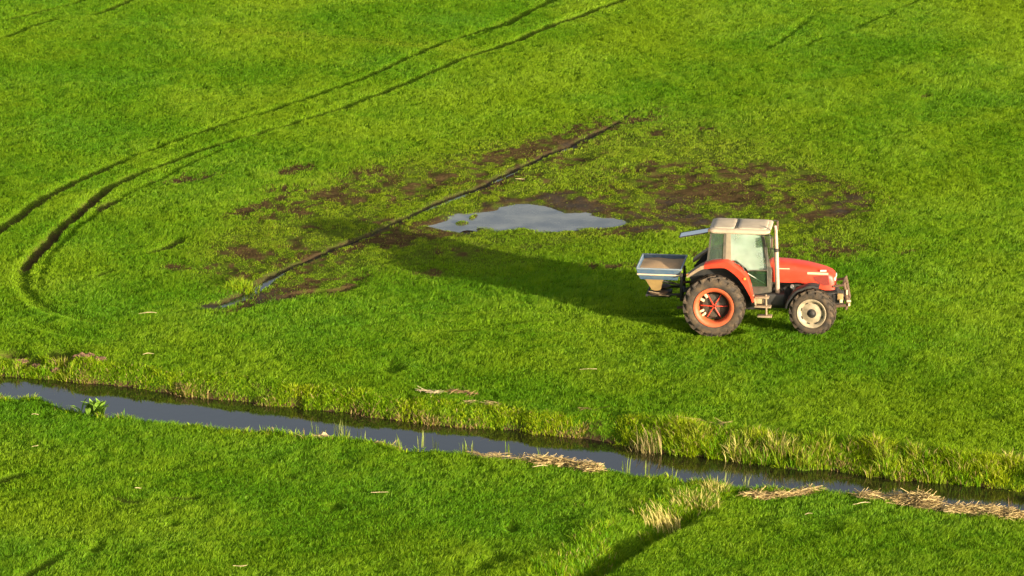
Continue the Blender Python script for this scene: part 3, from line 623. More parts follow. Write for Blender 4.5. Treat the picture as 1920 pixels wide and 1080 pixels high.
# ------------------------------------------------------------------ mesh builder for the machines
class MB:
    def __init__(s): s.bm = bmesh.new()
    def box(s, c, d, rot=None, bev=0.0, seg=2):
        r_ = bmesh.ops.create_cube(s.bm, size=1.0)
        M = Matrix.Translation(c) @ (rot.to_matrix().to_4x4() if rot else Matrix()) @ Matrix.Diagonal((*d, 1))
        bmesh.ops.transform(s.bm, matrix=M, verts=r_['verts'])
        if bev:
            e = list({e for v_ in r_['verts'] for e in v_.link_edges})
            bmesh.ops.bevel(s.bm, geom=e, offset=bev, segments=seg, affect='EDGES', profile=.5)
        return s
    def bar(s, a, b, r_, n=10, r2=None):
        return s.tube([a, b], [r_, r2 if r2 is not None else r_], n)
    def tube(s, pts, rad, n=10, caps=True):
        pts = [Vector(q) for q in pts]
        if not isinstance(rad, (list, tuple)): rad = [rad] * len(pts)
        rows = []; up0 = None
        for i, q in enumerate(pts):
            t = (pts[min(i + 1, len(pts) - 1)] - pts[max(i - 1, 0)]).normalized()
            if up0 is None: up0 = Vector((0, 0, 1)) if abs(t.z) < .9 else Vector((1, 0, 0))
            a = t.cross(up0).normalized(); b = a.cross(t).normalized(); up0 = b
            rows.append([s.bm.verts.new(q + (a * math.cos(6.28319 * j / n) + b * math.sin(6.28319 * j / n)) * rad[i]) for j in range(n)])
        for p_, q_ in zip(rows, rows[1:]):
            for j in range(n): s.bm.faces.new((p_[j], p_[(j + 1) % n], q_[(j + 1) % n], q_[j]))
        if caps: s.bm.faces.new(rows[0][::-1]); s.bm.faces.new(rows[-1])
        return s
    def lathe(s, prof, n=48, closed=False):
        """profile of (radius, y) spun round the Y axis"""
        rows = [[s.bm.verts.new((r_ * math.sin(6.28319 * j / n), y_, r_ * math.cos(6.28319 * j / n))) for j in range(n)] for r_, y_ in prof]
        pr = list(zip(rows, rows[1:])) + ([(rows[-1], rows[0])] if closed else [])
        for p_, q_ in pr:
            for j in range(n): s.bm.faces.new((p_[j], p_[(j + 1) % n], q_[(j + 1) % n], q_[j]))
        return s
    def prism(s, xz, y0, y1):
        a = [s.bm.verts.new((x_, y0, z_)) for x_, z_ in xz]; b = [s.bm.verts.new((x_, y1, z_)) for x_, z_ in xz]; n = len(xz)
        s.bm.faces.new(a); s.bm.faces.new(b[::-1])
        for j in range(n): s.bm.faces.new((a[j], b[j], b[(j + 1) % n], a[(j + 1) % n]))
        return s
    def loft(s, rows, close=False, caps=True):
        rv = [[s.bm.verts.new(q) for q in r_] for r_ in rows]; n = len(rows[0])
        for p_, q_ in zip(rv, rv[1:]):
            for j in range(n if close else n - 1): s.bm.faces.new((p_[j], p_[(j + 1) % n], q_[(j + 1) % n], q_[j]))
        if caps: s.bm.faces.new(rv[0][::-1]); s.bm.faces.new(rv[-1])
        return s
    def hexa(s, v8):
        v_ = [s.bm.verts.new(q) for q in v8]
        for f_ in ((0, 1, 2, 3), (7, 6, 5, 4), (0, 4, 5, 1), (1, 5, 6, 2), (2, 6, 7, 3), (3, 7, 4, 0)): s.bm.faces.new([v_[i] for i in f_])
        return s
    def build(s, name, mat, parent=None, loc=None, rot=None, sharp=38):
        bmesh.ops.recalc_face_normals(s.bm, faces=s.bm.faces[:])
        me = bpy.data.meshes.new(name); s.bm.to_mesh(me); s.bm.free(); me.materials.append(mat)
        for f_ in me.polygons: f_.use_smooth = True
        me.set_sharp_from_angle(angle=R(sharp))
        o = bpy.data.objects.new(name, me); C.objects.link(o)
        if parent: o.parent = parent
        if loc: o.location = loc
        if rot: o.rotation_euler = rot
        return o
def copy_tree(o, parent):
    c = o.copy(); C.objects.link(c); c.parent = parent
    for ch in list(o.children): copy_tree(ch, c)
    return c

# ------------------------------------------------------------------ tractor
RED = paint('red_paint', (.56, .040, .014), .40, dirt=.16, dirt_col=(.46, .17, .09), scale=3.0)
ORANGE = paint('orange_rim_paint', (.46, .085, .026), .5, dirt=.35, dirt_col=(.34, .17, .08), scale=5)
CREAM = paint('roof_paint', (.47, .38, .26), .6, dirt=.65, dirt_col=(.34, .27, .18), scale=4)
RIMC = paint('cream_rim_paint', (.37, .30, .19), .55, dirt=.8, dirt_col=(.20, .145, .085), scale=8)
RUBBER = paint('tyre_rubber', (.034, .026, .018), .85, dirt=.95, dirt_col=(.115, .076, .040), scale=5, bump=.4, edge=(.42, .70))
DARK = paint('dark_metal', (.018, .017, .015), .6, dirt=.6, dirt_col=(.070, .050, .030), scale=7)
BLACKP = paint('black_plastic', (.018, .018, .017), .5, dirt=.6, dirt_col=(.055, .044, .030), scale=4)
RUSTY = paint('rusty_metal', (.12, .070, .038), .75, dirt=.7, dirt_col=(.05, .032, .02), scale=12)
TANM = paint('mud_caked_metal', (.28, .20, .12), .8, dirt=.6, dirt_col=(.13, .09, .05), scale=9)
STEEL = paint('exhaust_steel', (.46, .33, .24), .5, metal=.2, dirt=.55, dirt_col=(.30, .17, .10), scale=6)
FRAMEC = paint('cab_frame', (.055, .052, .038), .55, dirt=.6, dirt_col=(.20, .16, .10), scale=5)
TANF = paint('dusty_pillar', (.24, .20, .13), .65, dirt=.5, dirt_col=(.12, .10, .07), scale=5)
BLUE = paint('blue_hopper_paint', (.048, .092, .150), .5, dirt=.45, dirt_col=(.15, .165, .16), scale=5)
GRANULE = paint('fertiliser_granules', (.50, .33, .18), .95, dirt=.6, dirt_col=(.36, .23, .12), scale=40, bump=.8, spec=.1)
FUNNEL = paint('ochre_funnel', (.34, .22, .08), .6, dirt=.6, dirt_col=(.22, .14, .06), scale=5)
PALE = paint('pale_trim', (.68, .50, .30), .5, dirt=.3, dirt_col=(.5, .3, .18), scale=10)
LAMP = paint('lamp_lens', (.78, .72, .60), .15, dirt=.2, dirt_col=(.5, .42, .3), scale=9)
AMBER = paint('amber_lens', (.75, .30, .05), .2, dirt=.2, dirt_col=(.6, .35, .12), scale=9)
GRILLE = paint('grille_mesh', (.22, .022, .012), .7, dirt=.6, dirt_col=(.11, .02, .012), scale=30)
SEATM = paint('seat_fabric', (.03, .03, .035), .9, dirt=.4, dirt_col=(.06, .05, .045), scale=10)
G_DOOR = glass('dust_sheen_door_glass', .40, (.60, .75, .61), (.82, .95, .86), .12)  # pale mint coat: dust together with a painted reflection of bright sky
G_CLEAR = glass('clean_door_glass', .04, (.5, .55, .48), (.88, .96, .90), .06)
G_LOW = glass('lower_door_glass', .12, (.14, .26, .14), (.45, .66, .52), .05)
G_SIDE = glass('rear_quarter_glass', .10, (.40, .52, .44), (.55, .72, .62), .12)
G_FRONT = glass('windscreen_glass', .06, tint=(.85, .94, .88), gloss=.06)
G_REAR = glass('rear_window_glass', .30, (.45, .52, .55), (.55, .66, .66), .40)  # blue-grey diffuse coat paints the reflected sky onto the pane

YAW = R(-8)
RISE = .13                                       # the front wheels stand on a low swell of the field
Rr, Rf = .84, .63
p0 = G(1337, 634, -.05)
lx, ly = -math.sin(YAW), math.cos(YAW)
TX, TY, TZ = p0[0] + 1.1 * lx, p0[1] + 1.1 * ly, -.05
TM = Matrix.Translation((TX, TY, TZ)) @ Matrix.Rotation(YAW, 4, 'Z'); TI = TM.inverted()
CAMV = Vector((0, 0, CAM_H))
def TL(a, b, y):
    """(x, z) in the tractor's own frame of a point seen at a, b of the 4x survey crop, on the lengthwise plane at y"""
    o_ = TI @ CAMV; d_ = (TI.to_3x3() @ ray(1160 + a / 4, 380 + b / 4)); t = (y - o_.y) / d_.y
    q = o_ + d_ * t
    return (q.x, q.z)
def P3(a, b, y): q = TL(a, b, y); return Vector((q[0], y, q[1]))

tractor = empty('tractor', (TX, TY, TZ), YAW)
tag(tractor, 'red farm tractor with white cab roof and orange rear rims driving across the field', 'tractor')

def tyre_mesh(R_, W_, rin, nl, lug_h, lug_t, swing):
    b = MB(); h_ = W_ / 2; c_ = R_ - lug_h
    b.lathe([(rin, -h_ * .72), (rin + .02, -h_ * .86), (rin + (c_ - rin) * .35, -h_ * 1.0), (rin + (c_ - rin) * .7, -h_ * .98), (c_ - .03, -h_ * .86), (c_, -h_ * .6), (c_ + .008, 0), (c_, h_ * .6), (c_ - .03, h_ * .86), (rin + (c_ - rin) * .7, h_ * .98), (rin + (c_ - rin) * .35, h_), (rin + .02, h_ * .86), (rin, h_ * .72)], 72)
    P = lambda a, r_, y_: Vector((r_ * math.sin(a), y_, r_ * math.cos(a)))
    for sd_ in (-1, 1):
        for i in range(nl):
            a0 = 6.28319 * (i + (.5 if sd_ > 0 else 0)) / nl; a1 = a0 - swing; ta = lug_t / R_ / 2
            y0_, y1_ = sd_ * -.02 * W_, sd_ * h_ * .93
            mid = .5 * (a0 + a1) + .02
            for (aa, ya, ra), (ab, yb, rb) in [((a0, y0_, R_), (mid, .55 * y1_, R_)), ((mid, .55 * y1_, R_), (a1, y1_, R_ - .012)), ((a1, y1_, R_ - .012), (a1 - .03, sd_ * h_ * 1.02, R_ - .15 * R_))]:
                lo_a = c_ - .03 if ra > R_ - .02 else ra - .05; lo_b = c_ - .03 if rb > R_ - .02 else rb
                k_ = 1.0 if rb > R_ - .1 else .75
                yy = yb if rb > R_ - .1 else yb
                b.hexa([P(aa - ta, lo_a, ya), P(aa + ta, lo_a, ya), P(ab + ta * k_, lo_b if rb > R_ - .1 else rb - .01, yb * (1 if rb > R_ - .1 else .94)), P(ab - ta * k_, lo_b if rb > R_ - .1 else rb - .01, yb * (1 if rb > R_ - .1 else .94)),
                        P(aa - ta * .8, ra, ya), P(aa + ta * .8, ra, ya), P(ab + ta * k_ * .8, rb, yy), P(ab - ta * k_ * .8, rb, yy)])
    return b
def make_rear_wheel():
    b = MB(); n = 64
    b.lathe([(.520, -.175), (.545, -.200), (.540, -.225), (.520, -.228), (.455, -.205), (.425, -.165), (.415, -.05), (.410, .06), (.44, .17), (.53, .20), (.53, .17), (.45, .12), (.43, .04), (.44, -.10), (.47, -.16)], n, True)
    wh = b.build('wheel', ORANGE, tractor)
    tyre_mesh(Rr, .46, .515, 19, .048, .085, .42).build('tyre', RUBBER, wh)
    b = MB(); b.lathe([(.0, .02), (.30, .02), (.33, .04), (.335, .10), (.41, .12), (.41, .15), (0, .15)], n)
    b.lathe([(0, -.03), (.09, -.03), (.11, -.01), (.11, .03)], 24)
    b.build('hub', paint('hub_grime', (.05, .042, .030), .6, dirt=.6, dirt_col=(.11, .08, .05), scale=7), wh)
    for i in range(6):
        a = i * math.pi / 3 + R(90)
        s_, c_ = math.sin(a), math.cos(a)
        MB().bar((s_ * .03, -.055, c_ * .03), (s_ * .36, -.005, c_ * .36), .018, 8, .014).build('spoke', RED, wh)
    for a in (R(-38), R(-62), R(-112), R(-130)):
        s_, c_ = math.sin(a), math.cos(a)
        MB().box((s_ * .355, -.05, c_ * .355), (.06, .10, .12), Euler((0, a, 0)), .012).build('rim_clamp', PALE, wh)
    return wh
rw = make_rear_wheel(); rw.location = (0, -.87, Rr)
rw2 = copy_tree(rw, tractor); rw2.location = (0, .87, Rr); rw2.rotation_euler = (0, .4, math.pi)
def make_front_wheel():
    b = MB(); n = 56
    b.lathe([(.385, -.15), (.400, -.172), (.392, -.185), (.37, -.183), (.325, -.155), (.305, -.120), (.285, -.105), (.20, -.128), (.15, -.150), (.125, -.155), (.125, -.05), (.30, -.06), (.33, -.04), (.34, .12), (.385, .16), (.385, .14), (.36, .10), (.35, -.06), (.365, -.14)], n, True)
    wh = b.build('wheel', RIMC, tractor)
    tyre_mesh(Rf, .37, .375, 17, .040, .07, .48).build('tyre', RUBBER, wh)
    b = MB(); b.lathe([(0, -.20), (.055, -.198), (.075, -.185), (.085, -.16), (.125, -.152)], 28); b.build('hub', DARK, wh)
    for i in range(8):
        a = i * math.pi / 4 + .3
        b = MB(); b.box((math.sin(a) * .298, -.122, math.cos(a) * .298), (.085, .03, .035), Euler((0, a, 0)), .008); b.build('rim_slot', DARK, wh)
    return wh
fq = TL(1452, 817, -1.03)
FX, FY = fq[0], .86
fw = make_front_wheel(); fw.location = (FX, -FY, Rf + RISE); fw.rotation_euler = (0, 0, R(-7))
fw2 = copy_tree(fw, tractor); fw2.location = (FX, FY, Rf + RISE); fw2.rotation_euler = (0, .3, math.pi - R(7))

# chassis
b = MB()
b.box((.05, 0, .86), (.75, .50, .50), None, .05); b.box((.85, 0, .82), (1.1, .42, .48), None, .04)
b.box((1.95, 0, .95), (1.35, .46, .60), None, .05); b.box((2.75, 0, .86), (.75, .36, .36), None, .03)
b.lathe([(.13, -.66), (.13, .66)], 20)
bmesh.ops.translate(b.bm, verts=b.bm.verts[-40:], vec=(0, 0, Rr))
b.box((FX, 0, Rf + RISE), (.20, 1.35, .18), None, .03); b.box((FX, -.60, Rf + RISE), (.22, .14, .30), None, .03); b.box((FX, .60, Rf + RISE), (.22, .14, .30), None, .03)
b.build('chassis', DARK, tractor)
b = MB()
b.box((2.0, 0, 1.36), (1.15, .40, .36), None, .03)
for xx in (1.75, 2.05, 2.3): b.bar((xx, -.26, 1.30), (xx, -.26, 1.06), .055, 12)
b.bar((1.9, -.27, 1.42), (2.55, -.27, 1.38), .03); b.bar((1.75, -.3, .98), (2.5, -.3, .92), .035)
b.box((2.45, -.27, 1.2), (.22, .10, .2), None, .02)
b.build('engine', DARK, tractor)
q = P3(1300, 628, -.45); MB().lathe([(0, -.06), (.045, -.055), (.05, .06), (0, .065)], 14).build('filter', LAMP, tractor, loc=q)
# fuel tank
a0, a1 = TL(1135, 690, -.72), TL(1245, 775, -.72)
MB().box(((.95 + a1[0]) / 2, -.50, (a0[1] + a1[1]) / 2), (a1[0] - .95, .44, a0[1] - a1[1] + .04), None, .05, 3).build('fuel_tank', BLACKP, tractor)

# bonnet
def bonnet_rows():
    st = []
    for a, b_, wd, zb in [(1138, 413, .40, None), (1200, 414, .42, None), (1270, 419, .42, None), (1340, 427, .42, None), (1420, 441, .415, None), (1500, 460, .40, None), (1560, 478, .385, None), (1600, 495, .36, None), (1622, 513, .325, None), (1630, 535, .30, None)]:
        x_, z_ = TL(a, b_, .10); st.append([x_, z_, wd])
    zl = TL(1200, 597, -.42)[1]; zn = TL(1590, 655, -.34)[1]; xn = TL(1455, 620, -.41)[0]
    rows = []
    for x_, z_, wd in st:
        t = min(1, max(0, (x_ - xn) / .18)); zb = zl + (zn - zl) * t * t * (3 - 2 * t)
        sh = .20
        half = [(-wd, zb), (-wd * 1.0, zb + (z_ - sh - zb) * .5), (-wd * .985, z_ - sh), (-wd * .93, z_ - .10), (-wd * .80, z_ - .045), (-wd * .5, z_ - .012), (0, z_)]
        rows.append([Vector((x_, y_, zz)) for y_, zz in half] + [Vector((x_, -y_, zz)) for y_, zz in half[-2::-1]])
    return rows, st, zl, zn
rows, st, zl, zn = bonnet_rows()
b = MB(); b.loft(rows); b.build('bonnet', RED, tractor, sharp=50)
def on_side(a, b_, y): return P3(a, b_, y)
def panel(pts, y, th, name, mat, lift=.004):
    b = MB(); xz = [TL(a, b_, y) for a, b_ in pts]; b.prism(xz, y - lift, y + th); return b.build(name, mat, tractor)
panel([(1455, 552), (1572, 548), (1582, 618), (1540, 622), (1470, 585)], -.405, .02, 'grille', GRILLE)
panel([(1415, 521), (1572, 527), (1572, 541), (1415, 537)], -.412, .02, 'trim_strip', PALE)
panel([(1512, 506), (1558, 505), (1558, 516), (1512, 517)], -.405, .02, 'side_badge', LAMP)
panel([(1205, 492), (1282, 493), (1282, 499), (1205, 498)], -.424, .02, 'panel_seam', PALE)
panel([(1362, 578), (1425, 582), (1425, 604), (1395, 612), (1362, 602)], -.424, .02, 'side_vent', RED)
xf = st[-1][0]; zf_ = st[-1][1]
for s_ in (-1, 1):
    MB().box((xf - .008, s_ * .20, zf_ - .05), (.05, .17, .09), None, .015).build('headlight', LAMP, tractor)
MB().box((xf - .004, 0, (zf_ - .14 + zn + .06) / 2), (.03, .44, zf_ - .2 - zn), None, .01).build('grille', GRILLE, tractor)
# front guards
b = MB(); n = 18; rows = []
for i in range(n + 1):
    a = R(172) - (R(172) - R(78)) * i / n; rr = .745 + .01 * math.sin(i)
    cx, cz = FX + .02 + rr * math.cos(a), Rf + RISE + .02 + rr * math.sin(a)
    ox, oz = math.cos(a) * .02, math.sin(a) * .02
    rows.append([(cx - .045 * math.cos(a), -1.06, cz - .045 * math.sin(a)), (cx, -1.05, cz), (cx + ox, -.98, cz + oz), (cx + ox, -.74, cz + oz), (cx, -.68, cz), (cx - ox, -.74, cz - oz), (cx - ox, -.99, cz - oz)])
b.loft(rows, True); g1_ = b.build('mudguard', BLACKP, tractor); g1_.rotation_euler = (0, 0, 0)
b = MB(); b.loft([[(x_, -y_, z_) for x_, y_, z_ in r_] for r_ in rows], True); b.build('mudguard', BLACKP, tractor)
for s_ in (-1, 1): MB().bar((FX - .1, s_ * .62, Rf + RISE + .1), (FX - .25, s_ * .80, Rf + RISE + .69), .025).build('mudguard_bracket', DARK, tractor)

# rear guards: red from the cab round, a mud caked extension behind
top_line_px = [(640, 467), (700, 453), (760, 448), (812, 446), (845, 462), (885, 492), (925, 522), (955, 550), (975, 590), (990, 640), (1000, 690), (1012, 745)]
low_px = [(640, 498), (700, 492), (760, 490), (795, 491), (825, 507), (860, 533), (893, 562), (918, 595), (940, 625), (962, 662), (985, 705), (1002, 752)]
YO = -1.03
def guard(sign):
    T = [TL(a, b_, YO) for a, b_ in top_line_px]; L_ = [TL(a, b_, YO) for a, b_ in low_px]
    rows = []
    for (x_, z_), (xl, zl_) in zip(T, L_):
        nx_, nz_ = (x_ - xl), (z_ - zl_); ll = math.hypot(nx_, nz_); nx_, nz_ = nx_ / ll, nz_ / ll
        rows.append([(xl, sign * YO, zl_), (x_ - nx_ * .02, sign * YO, z_ - nz_ * .02), (x_, sign * (YO + .03), z_), (x_, sign * -.62, z_), (x_ - nx_ * .025, sign * -.62, z_ - nz_ * .025), (x_ - nx_ * .03, sign * (YO + .03), z_ - nz_ * .03), (xl, sign * (YO + .015), zl_)])
    b = MB(); b.loft(rows, True); return b.build('fender', RED, tractor)
def extension(sign):
    T = [TL(a, b_, YO) for a, b_ in [(508, 552), (540, 528), (580, 500), (615, 478), (641, 468)]]; L_ = [TL(a, b_, YO) for a, b_ in [(513, 566), (546, 548), (586, 522), (620, 504), (643, 498)]]
    rows = []
    for (x_, z_), (xl, zl_) in zip(T, L_):
        rows.append([(xl, sign * (YO + .004), zl_), (x_, sign * (YO + .004), z_ - .004), (x_, sign * -.624, z_ - .004), (xl, sign * -.624, zl_)])
    b = MB(); b.loft(rows, True); return b.build('fender_extension', TANM, tractor)
for s_ in (1, -1): guard(s_); extension(s_)
q = P3(945, 572, YO - .012); MB().lathe([(0, -.025), (.03, -.02), (.038, .0), (.038, .02)], 14).build('indicator_lamp', AMBER, tractor, loc=q)
q = P3(522, 540, YO + .10); MB().box(q, (.10, .14, .06), None, .015).build('tail_lamp', AMBER, tractor)
# inner wings
for s_ in (1, -1):
    b = MB(); xz = [TL(a, b_, -.62) for a, b_ in [(530, 560), (600, 480), (660, 440), (800, 430), (900, 520), (960, 600), (990, 700), (900, 700), (600, 700)]]
    b.prism(xz, s_ * -.615, s_ * -.585); b.build('inner_wing', BLACKP, tractor)

# cab
YS = -.76
def quad_slab(pts, y0, y1): return MB().prism([TL(a, b_, y0) for a, b_ in pts], y0, y1)
ZLOW, ZROOF = TL(1000, 640, YS)[1], TL(900, 232, YS)[1]
def mirrored(pts, name, mat, th=.05, ys=YS, clear=None):
    out = []
    xz = [TL(a, b_, ys) for a, b_ in pts]
    for s_ in (1, -1):
        b = MB(); b.prism(xz, s_ * ys, s_ * (ys + th))
        for v_ in b.bm.verts: v_.co.y += s_ * .10 * max(0, (v_.co.z - ZLOW) / (ZROOF - ZLOW))
        out.append(b.build(name, clear if clear and s_ < 0 else mat, tractor))
    return out
PIL = TANF
mirrored([(806, 236), (838, 236), (842, 448), (818, 446), (800, 445)], 'pillar', TANF, .07)
mirrored([(786, 238), (805, 238), (799, 444), (778, 444)], 'pillar', FRAMEC, .05, YS + .003)
mirrored([(1062, 232), (1082, 232), (1140, 500), (1146, 668), (1118, 668), (1112, 505)], 'pillar', FRAMEC, .07)
mirrored([(684, 236), (696, 236), (676, 442), (660, 442)], 'pillar', FRAMEC, .05, YS + .004)
mirrored([(1000, 640), (1146, 640), (1146, 672), (1004, 690)], 'sill', FRAMEC, .10, YS - .004)
# glass
mirrored([(838, 237), (1064, 237), (1112, 508), (968, 508), (925, 470), (880, 437), (842, 437)], 'side_window', G_DOOR, .012, YS + .02, G_CLEAR)
lowd = mirrored([(968, 512), (1112, 512), (1116, 632), (1004, 632)], 'lower_window', G_LOW, .012, YS + .02, G_CLEAR)
mirrored([(696, 238), (788, 238), (780, 442), (676, 442)], 'quarter_window', G_SIDE, .012, YS + .02, G_CLEAR)
b = MB(); b.bar(P3(968, 530, YS + .05), P3(1094, 606, YS + .05), .014, 8); b.build('door_strut', paint('pale_green_bar', (.40, .50, .40), .4, dirt=.2), tractor)
b = MB(); b.bar(P3(962, 509, YS), P3(1113, 509, YS), .016, 8); b.bar(P3(1003, 634, YS), P3(1118, 634, YS), .018, 8); b.bar(P3(1112, 240 + 60, YS + .01), P3(1116, 632, YS), .012, 8)
b.bar(P3(840, 440, YS), P3(925, 472, YS), .014, 8); b.bar(P3(925, 472, YS), P3(1003, 634, YS), .014, 8); b.build('door_frame', FRAMEC, tractor)
MB().box(P3(1098, 498, YS - .02), (.10, .03, .03), None, .006).build('door_handle', DARK, tractor)
ta, tb = TL(1075, 236, YS), TL(1140, 500, YS)
b = MB(); b.hexa([(ta[0], -.60, ta[1]), (ta[0], .60, ta[1]), (tb[0], .70, tb[1]), (tb[0], -.70, tb[1]), (ta[0] + .012, -.60, ta[1]), (ta[0] + .012, .60, ta[1]), (tb[0] + .012, .70, tb[1]), (tb[0] + .012, -.70, tb[1])]); b.build('windscreen', G_FRONT, tractor)
rx0, rz0 = TL(690, 236, YS); rx1, rz1 = TL(664, 442, YS)
b = MB(); b.bar((rx0, -.62, rz0), (rx0, .62, rz0), .03); b.bar((rx1, -.74, rz1), (rx1, .74, rz1), .03); b.build('rear_frame', FRAMEC, tractor)
cf = TL(1146, 668, YS); cz = cf[1]
b = MB(); b.box((.75, 0, cz + .05), (1.5, 1.30, .08), None, .01)            # floor
b.box((-.10, 0, (cz + rz1) / 2), (.12, 1.20, rz1 - cz), None, .02)            # rear bulkhead
b.box((cf[0] - .06, 0, cz + .28), (.10, 1.36, .62), None, .02)                # firewall
b.box((.15, 0, cz + .22), (.55, 1.2, .40), None, .04); b.build('cab_floor', FRAMEC, tractor)
b = MB(); b.box((.42, 0, cz + .46), (.46, .48, .12), None, .04); b.box((.20, 0, cz + .80), (.12, .46, .62), Euler((0, R(-8), 0)), .04); b.build('seat', SEATM, tractor)
b = MB(); b.box((1.28, 0, cz + .62), (.26, .5, .5), None, .06); b.build('dashboard', BLACKP, tractor)
swc = Vector((1.00, 0, cz + .92)); b = MB(); k_ = 20
b.tube([swc + Vector((-.085 * math.sin(t), .19 * math.cos(t), .17 * math.sin(t))) for t in [6.28319 * i / k_ for i in range(k_ + 1)]], .016, 8, False)
b.bar(swc, swc + Vector((.28, 0, -.22)), .025); b.bar(swc + Vector((0, -.19, 0)), swc + Vector((0, .19, 0)), .012); b.build('steering_wheel', DARK, tractor)
# roof: skirt and raised, moulded cap
x0, zb = TL(672, 233, -.69); x1 = TL(1134, 228, -.69)[0]; zs = zb + .115; zc = zs + .045
def rrect(xa, xb, hw, r_, z_, n=5):
    pts = []
    for cx, cy, a0 in [(xb - r_, hw - r_, 0), (xa + r_, hw - r_, 90), (xa + r_, -hw + r_, 180), (xb - r_, -hw + r_, 270)]:
        for i in range(n + 1):
            a = R(a0 + 90 * i / n); pts.append((cx + r_ * math.cos(a), cy + r_ * math.sin(a), z_))
    return pts
b = MB(); b.loft([rrect(x0 + .05, x1 - .12, .64, .10, zb), rrect(x0 + .01, x1 - .04, .68, .12, zb + .03), rrect(x0, x1, .69, .13, zb + (zs - zb) * .55), rrect(x0 + .01, x1 - .01, .665, .13, zs - .02), rrect(x0 + .07, x1 - .06, .59, .13, zs + .012)], True)
roof = b.build('roof', CREAM, tractor, sharp=30)
xm = TL(885, 150, -.3)[0]
for xa, xb in [(x0 + .10, xm - .03), (xm + .03, x1 - .10)]:
    b = MB(); zt = zc; b.loft([rrect(xa, xb, .54, .10, zs + .005), rrect(xa + .02, xb - .02, .52, .10, zt - .015), rrect(xa + .07, xb - .07, .42, .10, zt)], True); b.build('roof_panel', CREAM, roof, sharp=30)
MB().box((xm, 0, zs + .016), (.05, 1.05, .02), None, .004).build('roof_groove', FRAMEC, roof)
# opened rear window
ha, hb = TL(668, 222, -.45), TL(458, 258, -.45)
d_ = Vector((hb[0] - ha[0], 0, hb[1] - ha[1])); nn_ = Vector((-d_.z, 0, d_.x)).normalized()
if nn_.z < 0: nn_ = -nn_
H_ = Vector((ha[0], 0, ha[1])); b = MB()
def slab(b, y0, y1, s0, s1, th):
    v_ = [H_ + d_ * s0 + Vector((0, y0, 0)), H_ + d_ * s0 + Vector((0, y1, 0)), H_ + d_ * s1 + Vector((0, y1, 0)), H_ + d_ * s1 + Vector((0, y0, 0))]
    b.hexa([q - nn_ * th for q in v_] + [q + nn_ * th for q in v_]); return b
rwin = slab(MB(), -.48, .0, 0, 1, .008).build('rear_window', G_REAR, tractor)
b = MB(); slab(b, -.50, -.481, 0, 1.01, .014); slab(b, .001, .02, 0, 1.01, .014); slab(b, -.481, .001, 1.001, 1.025, .014); b.build('window_frame', DARK, rwin)
for y_ in (-.3, -.15): MB().bar((x0 + .02, y_, zb + .05), H_ + Vector((0, y_, 0)), .014).build('hinge', DARK, rwin)
# work lamps under the roof rear
q = P3(678, 208, -.72); MB().box(q, (.06, .10, .08), None, .012).build('work_lamp', RUSTY, tractor)

# exhaust
e0 = P3(1192, 715, -.56); e1 = P3(1192, 690, -.56); e2 = P3(1183, 362, -.56); e3 = P3(1183, 350, -.56); e4 = P3(1180, 215, -.56); e5 = P3(1172, 172, -.56)
b = MB(); b.tube([e1, e1 + Vector((0, 0, .03)), e2 - Vector((0, 0, .03)), e2], [.05, .062, .062, .05], 18); ex = b.build('exhaust', STEEL, tractor)
b = MB(); b.tube([e3, e4 - Vector((0, 0, .12)), e4 - Vector((.0, 0, .08)), e4, e5], [.052, .052, .045, .043, .040], 16); b.build('tailpipe', STEEL, ex)
b = MB(); b.tube([e2 - Vector((0, 0, .02)), e3 + Vector((0, 0, .03))], .066, 16); b.bar(e3, e3 + Vector((-.20, .05, 0)), .012, 8); b.build('clamp', DARK, ex)
MB().tube([e0, e1 + Vector((0, 0, .01))], .046, 14).build('downpipe', DARK, ex)
# mirrors
ma = P3(1150, 298, -.90)
b = MB(); b.box(ma, (.05, .17, .27), None, .02); mir = b.build('mirror', RUSTY, tractor)
MB().box(ma + Vector((-.027, 0, 0)), (.006, .15, .24), None, .003).build('mirror_glass', LAMP, mir)
b = MB(); b.tube([P3(1078, 243, YS), P3(1150, 248, -.86), ma + Vector((0, 0, .12))], .012, 8); b.build('mirror_arm', DARK, mir)
ma2 = Vector((ma.x, .92, ma.z)); b = MB(); b.box(ma2, (.05, .17, .27), None, .02); mir2 = b.build('mirror', RUSTY, tractor)
b = MB(); b.tube([(ta[0], .74, ta[1]), (ma.x - .05, .86, ma.z + .16), ma2 + Vector((0, 0, .12))], .012, 8); b.build('mirror_arm', DARK, mir2)
b = MB(); b.tube([P3(1130, 400, -.66), P3(1150, 330, -.80), ma - Vector((0, 0, .1))], .012, 8); b.build('grab_rail', DARK, tractor)
# steps
for a0_, a1_, b0_, nm in [(1022, 1128, 706, 'step'), (1020, 1144, 775, 'step'), (1042, 1150, 848, 'step')]:
    p_, q_ = P3(a0_, b0_, -.86), P3(a1_, b0_, -.86)
    MB().box(((p_.x + q_.x) / 2, -.85, p_.z), (q_.x - p_.x, .22, .045), None, .01).build(nm, TANM, tractor)
b = MB(); s0, s1 = P3(1104, 690, -.84), P3(1108, 848, -.84); b.bar(s0, s1, .028, 8)
b.bar(P3(1008, 690, -.84), P3(1030, 785, -.84), .03, 8); b.build('step_frame', TANM, tractor)
ca, cb = P3(1022, 716, -.78), P3(1085, 760, -.78)
MB().box(((ca.x + cb.x) / 2, -.72, (ca.z + cb.z) / 2), (cb.x - ca.x, .14, ca.z - cb.z), None, .02).build('toolbox', paint('tan_box', (.40, .31, .16), .6, dirt=.5), tractor)

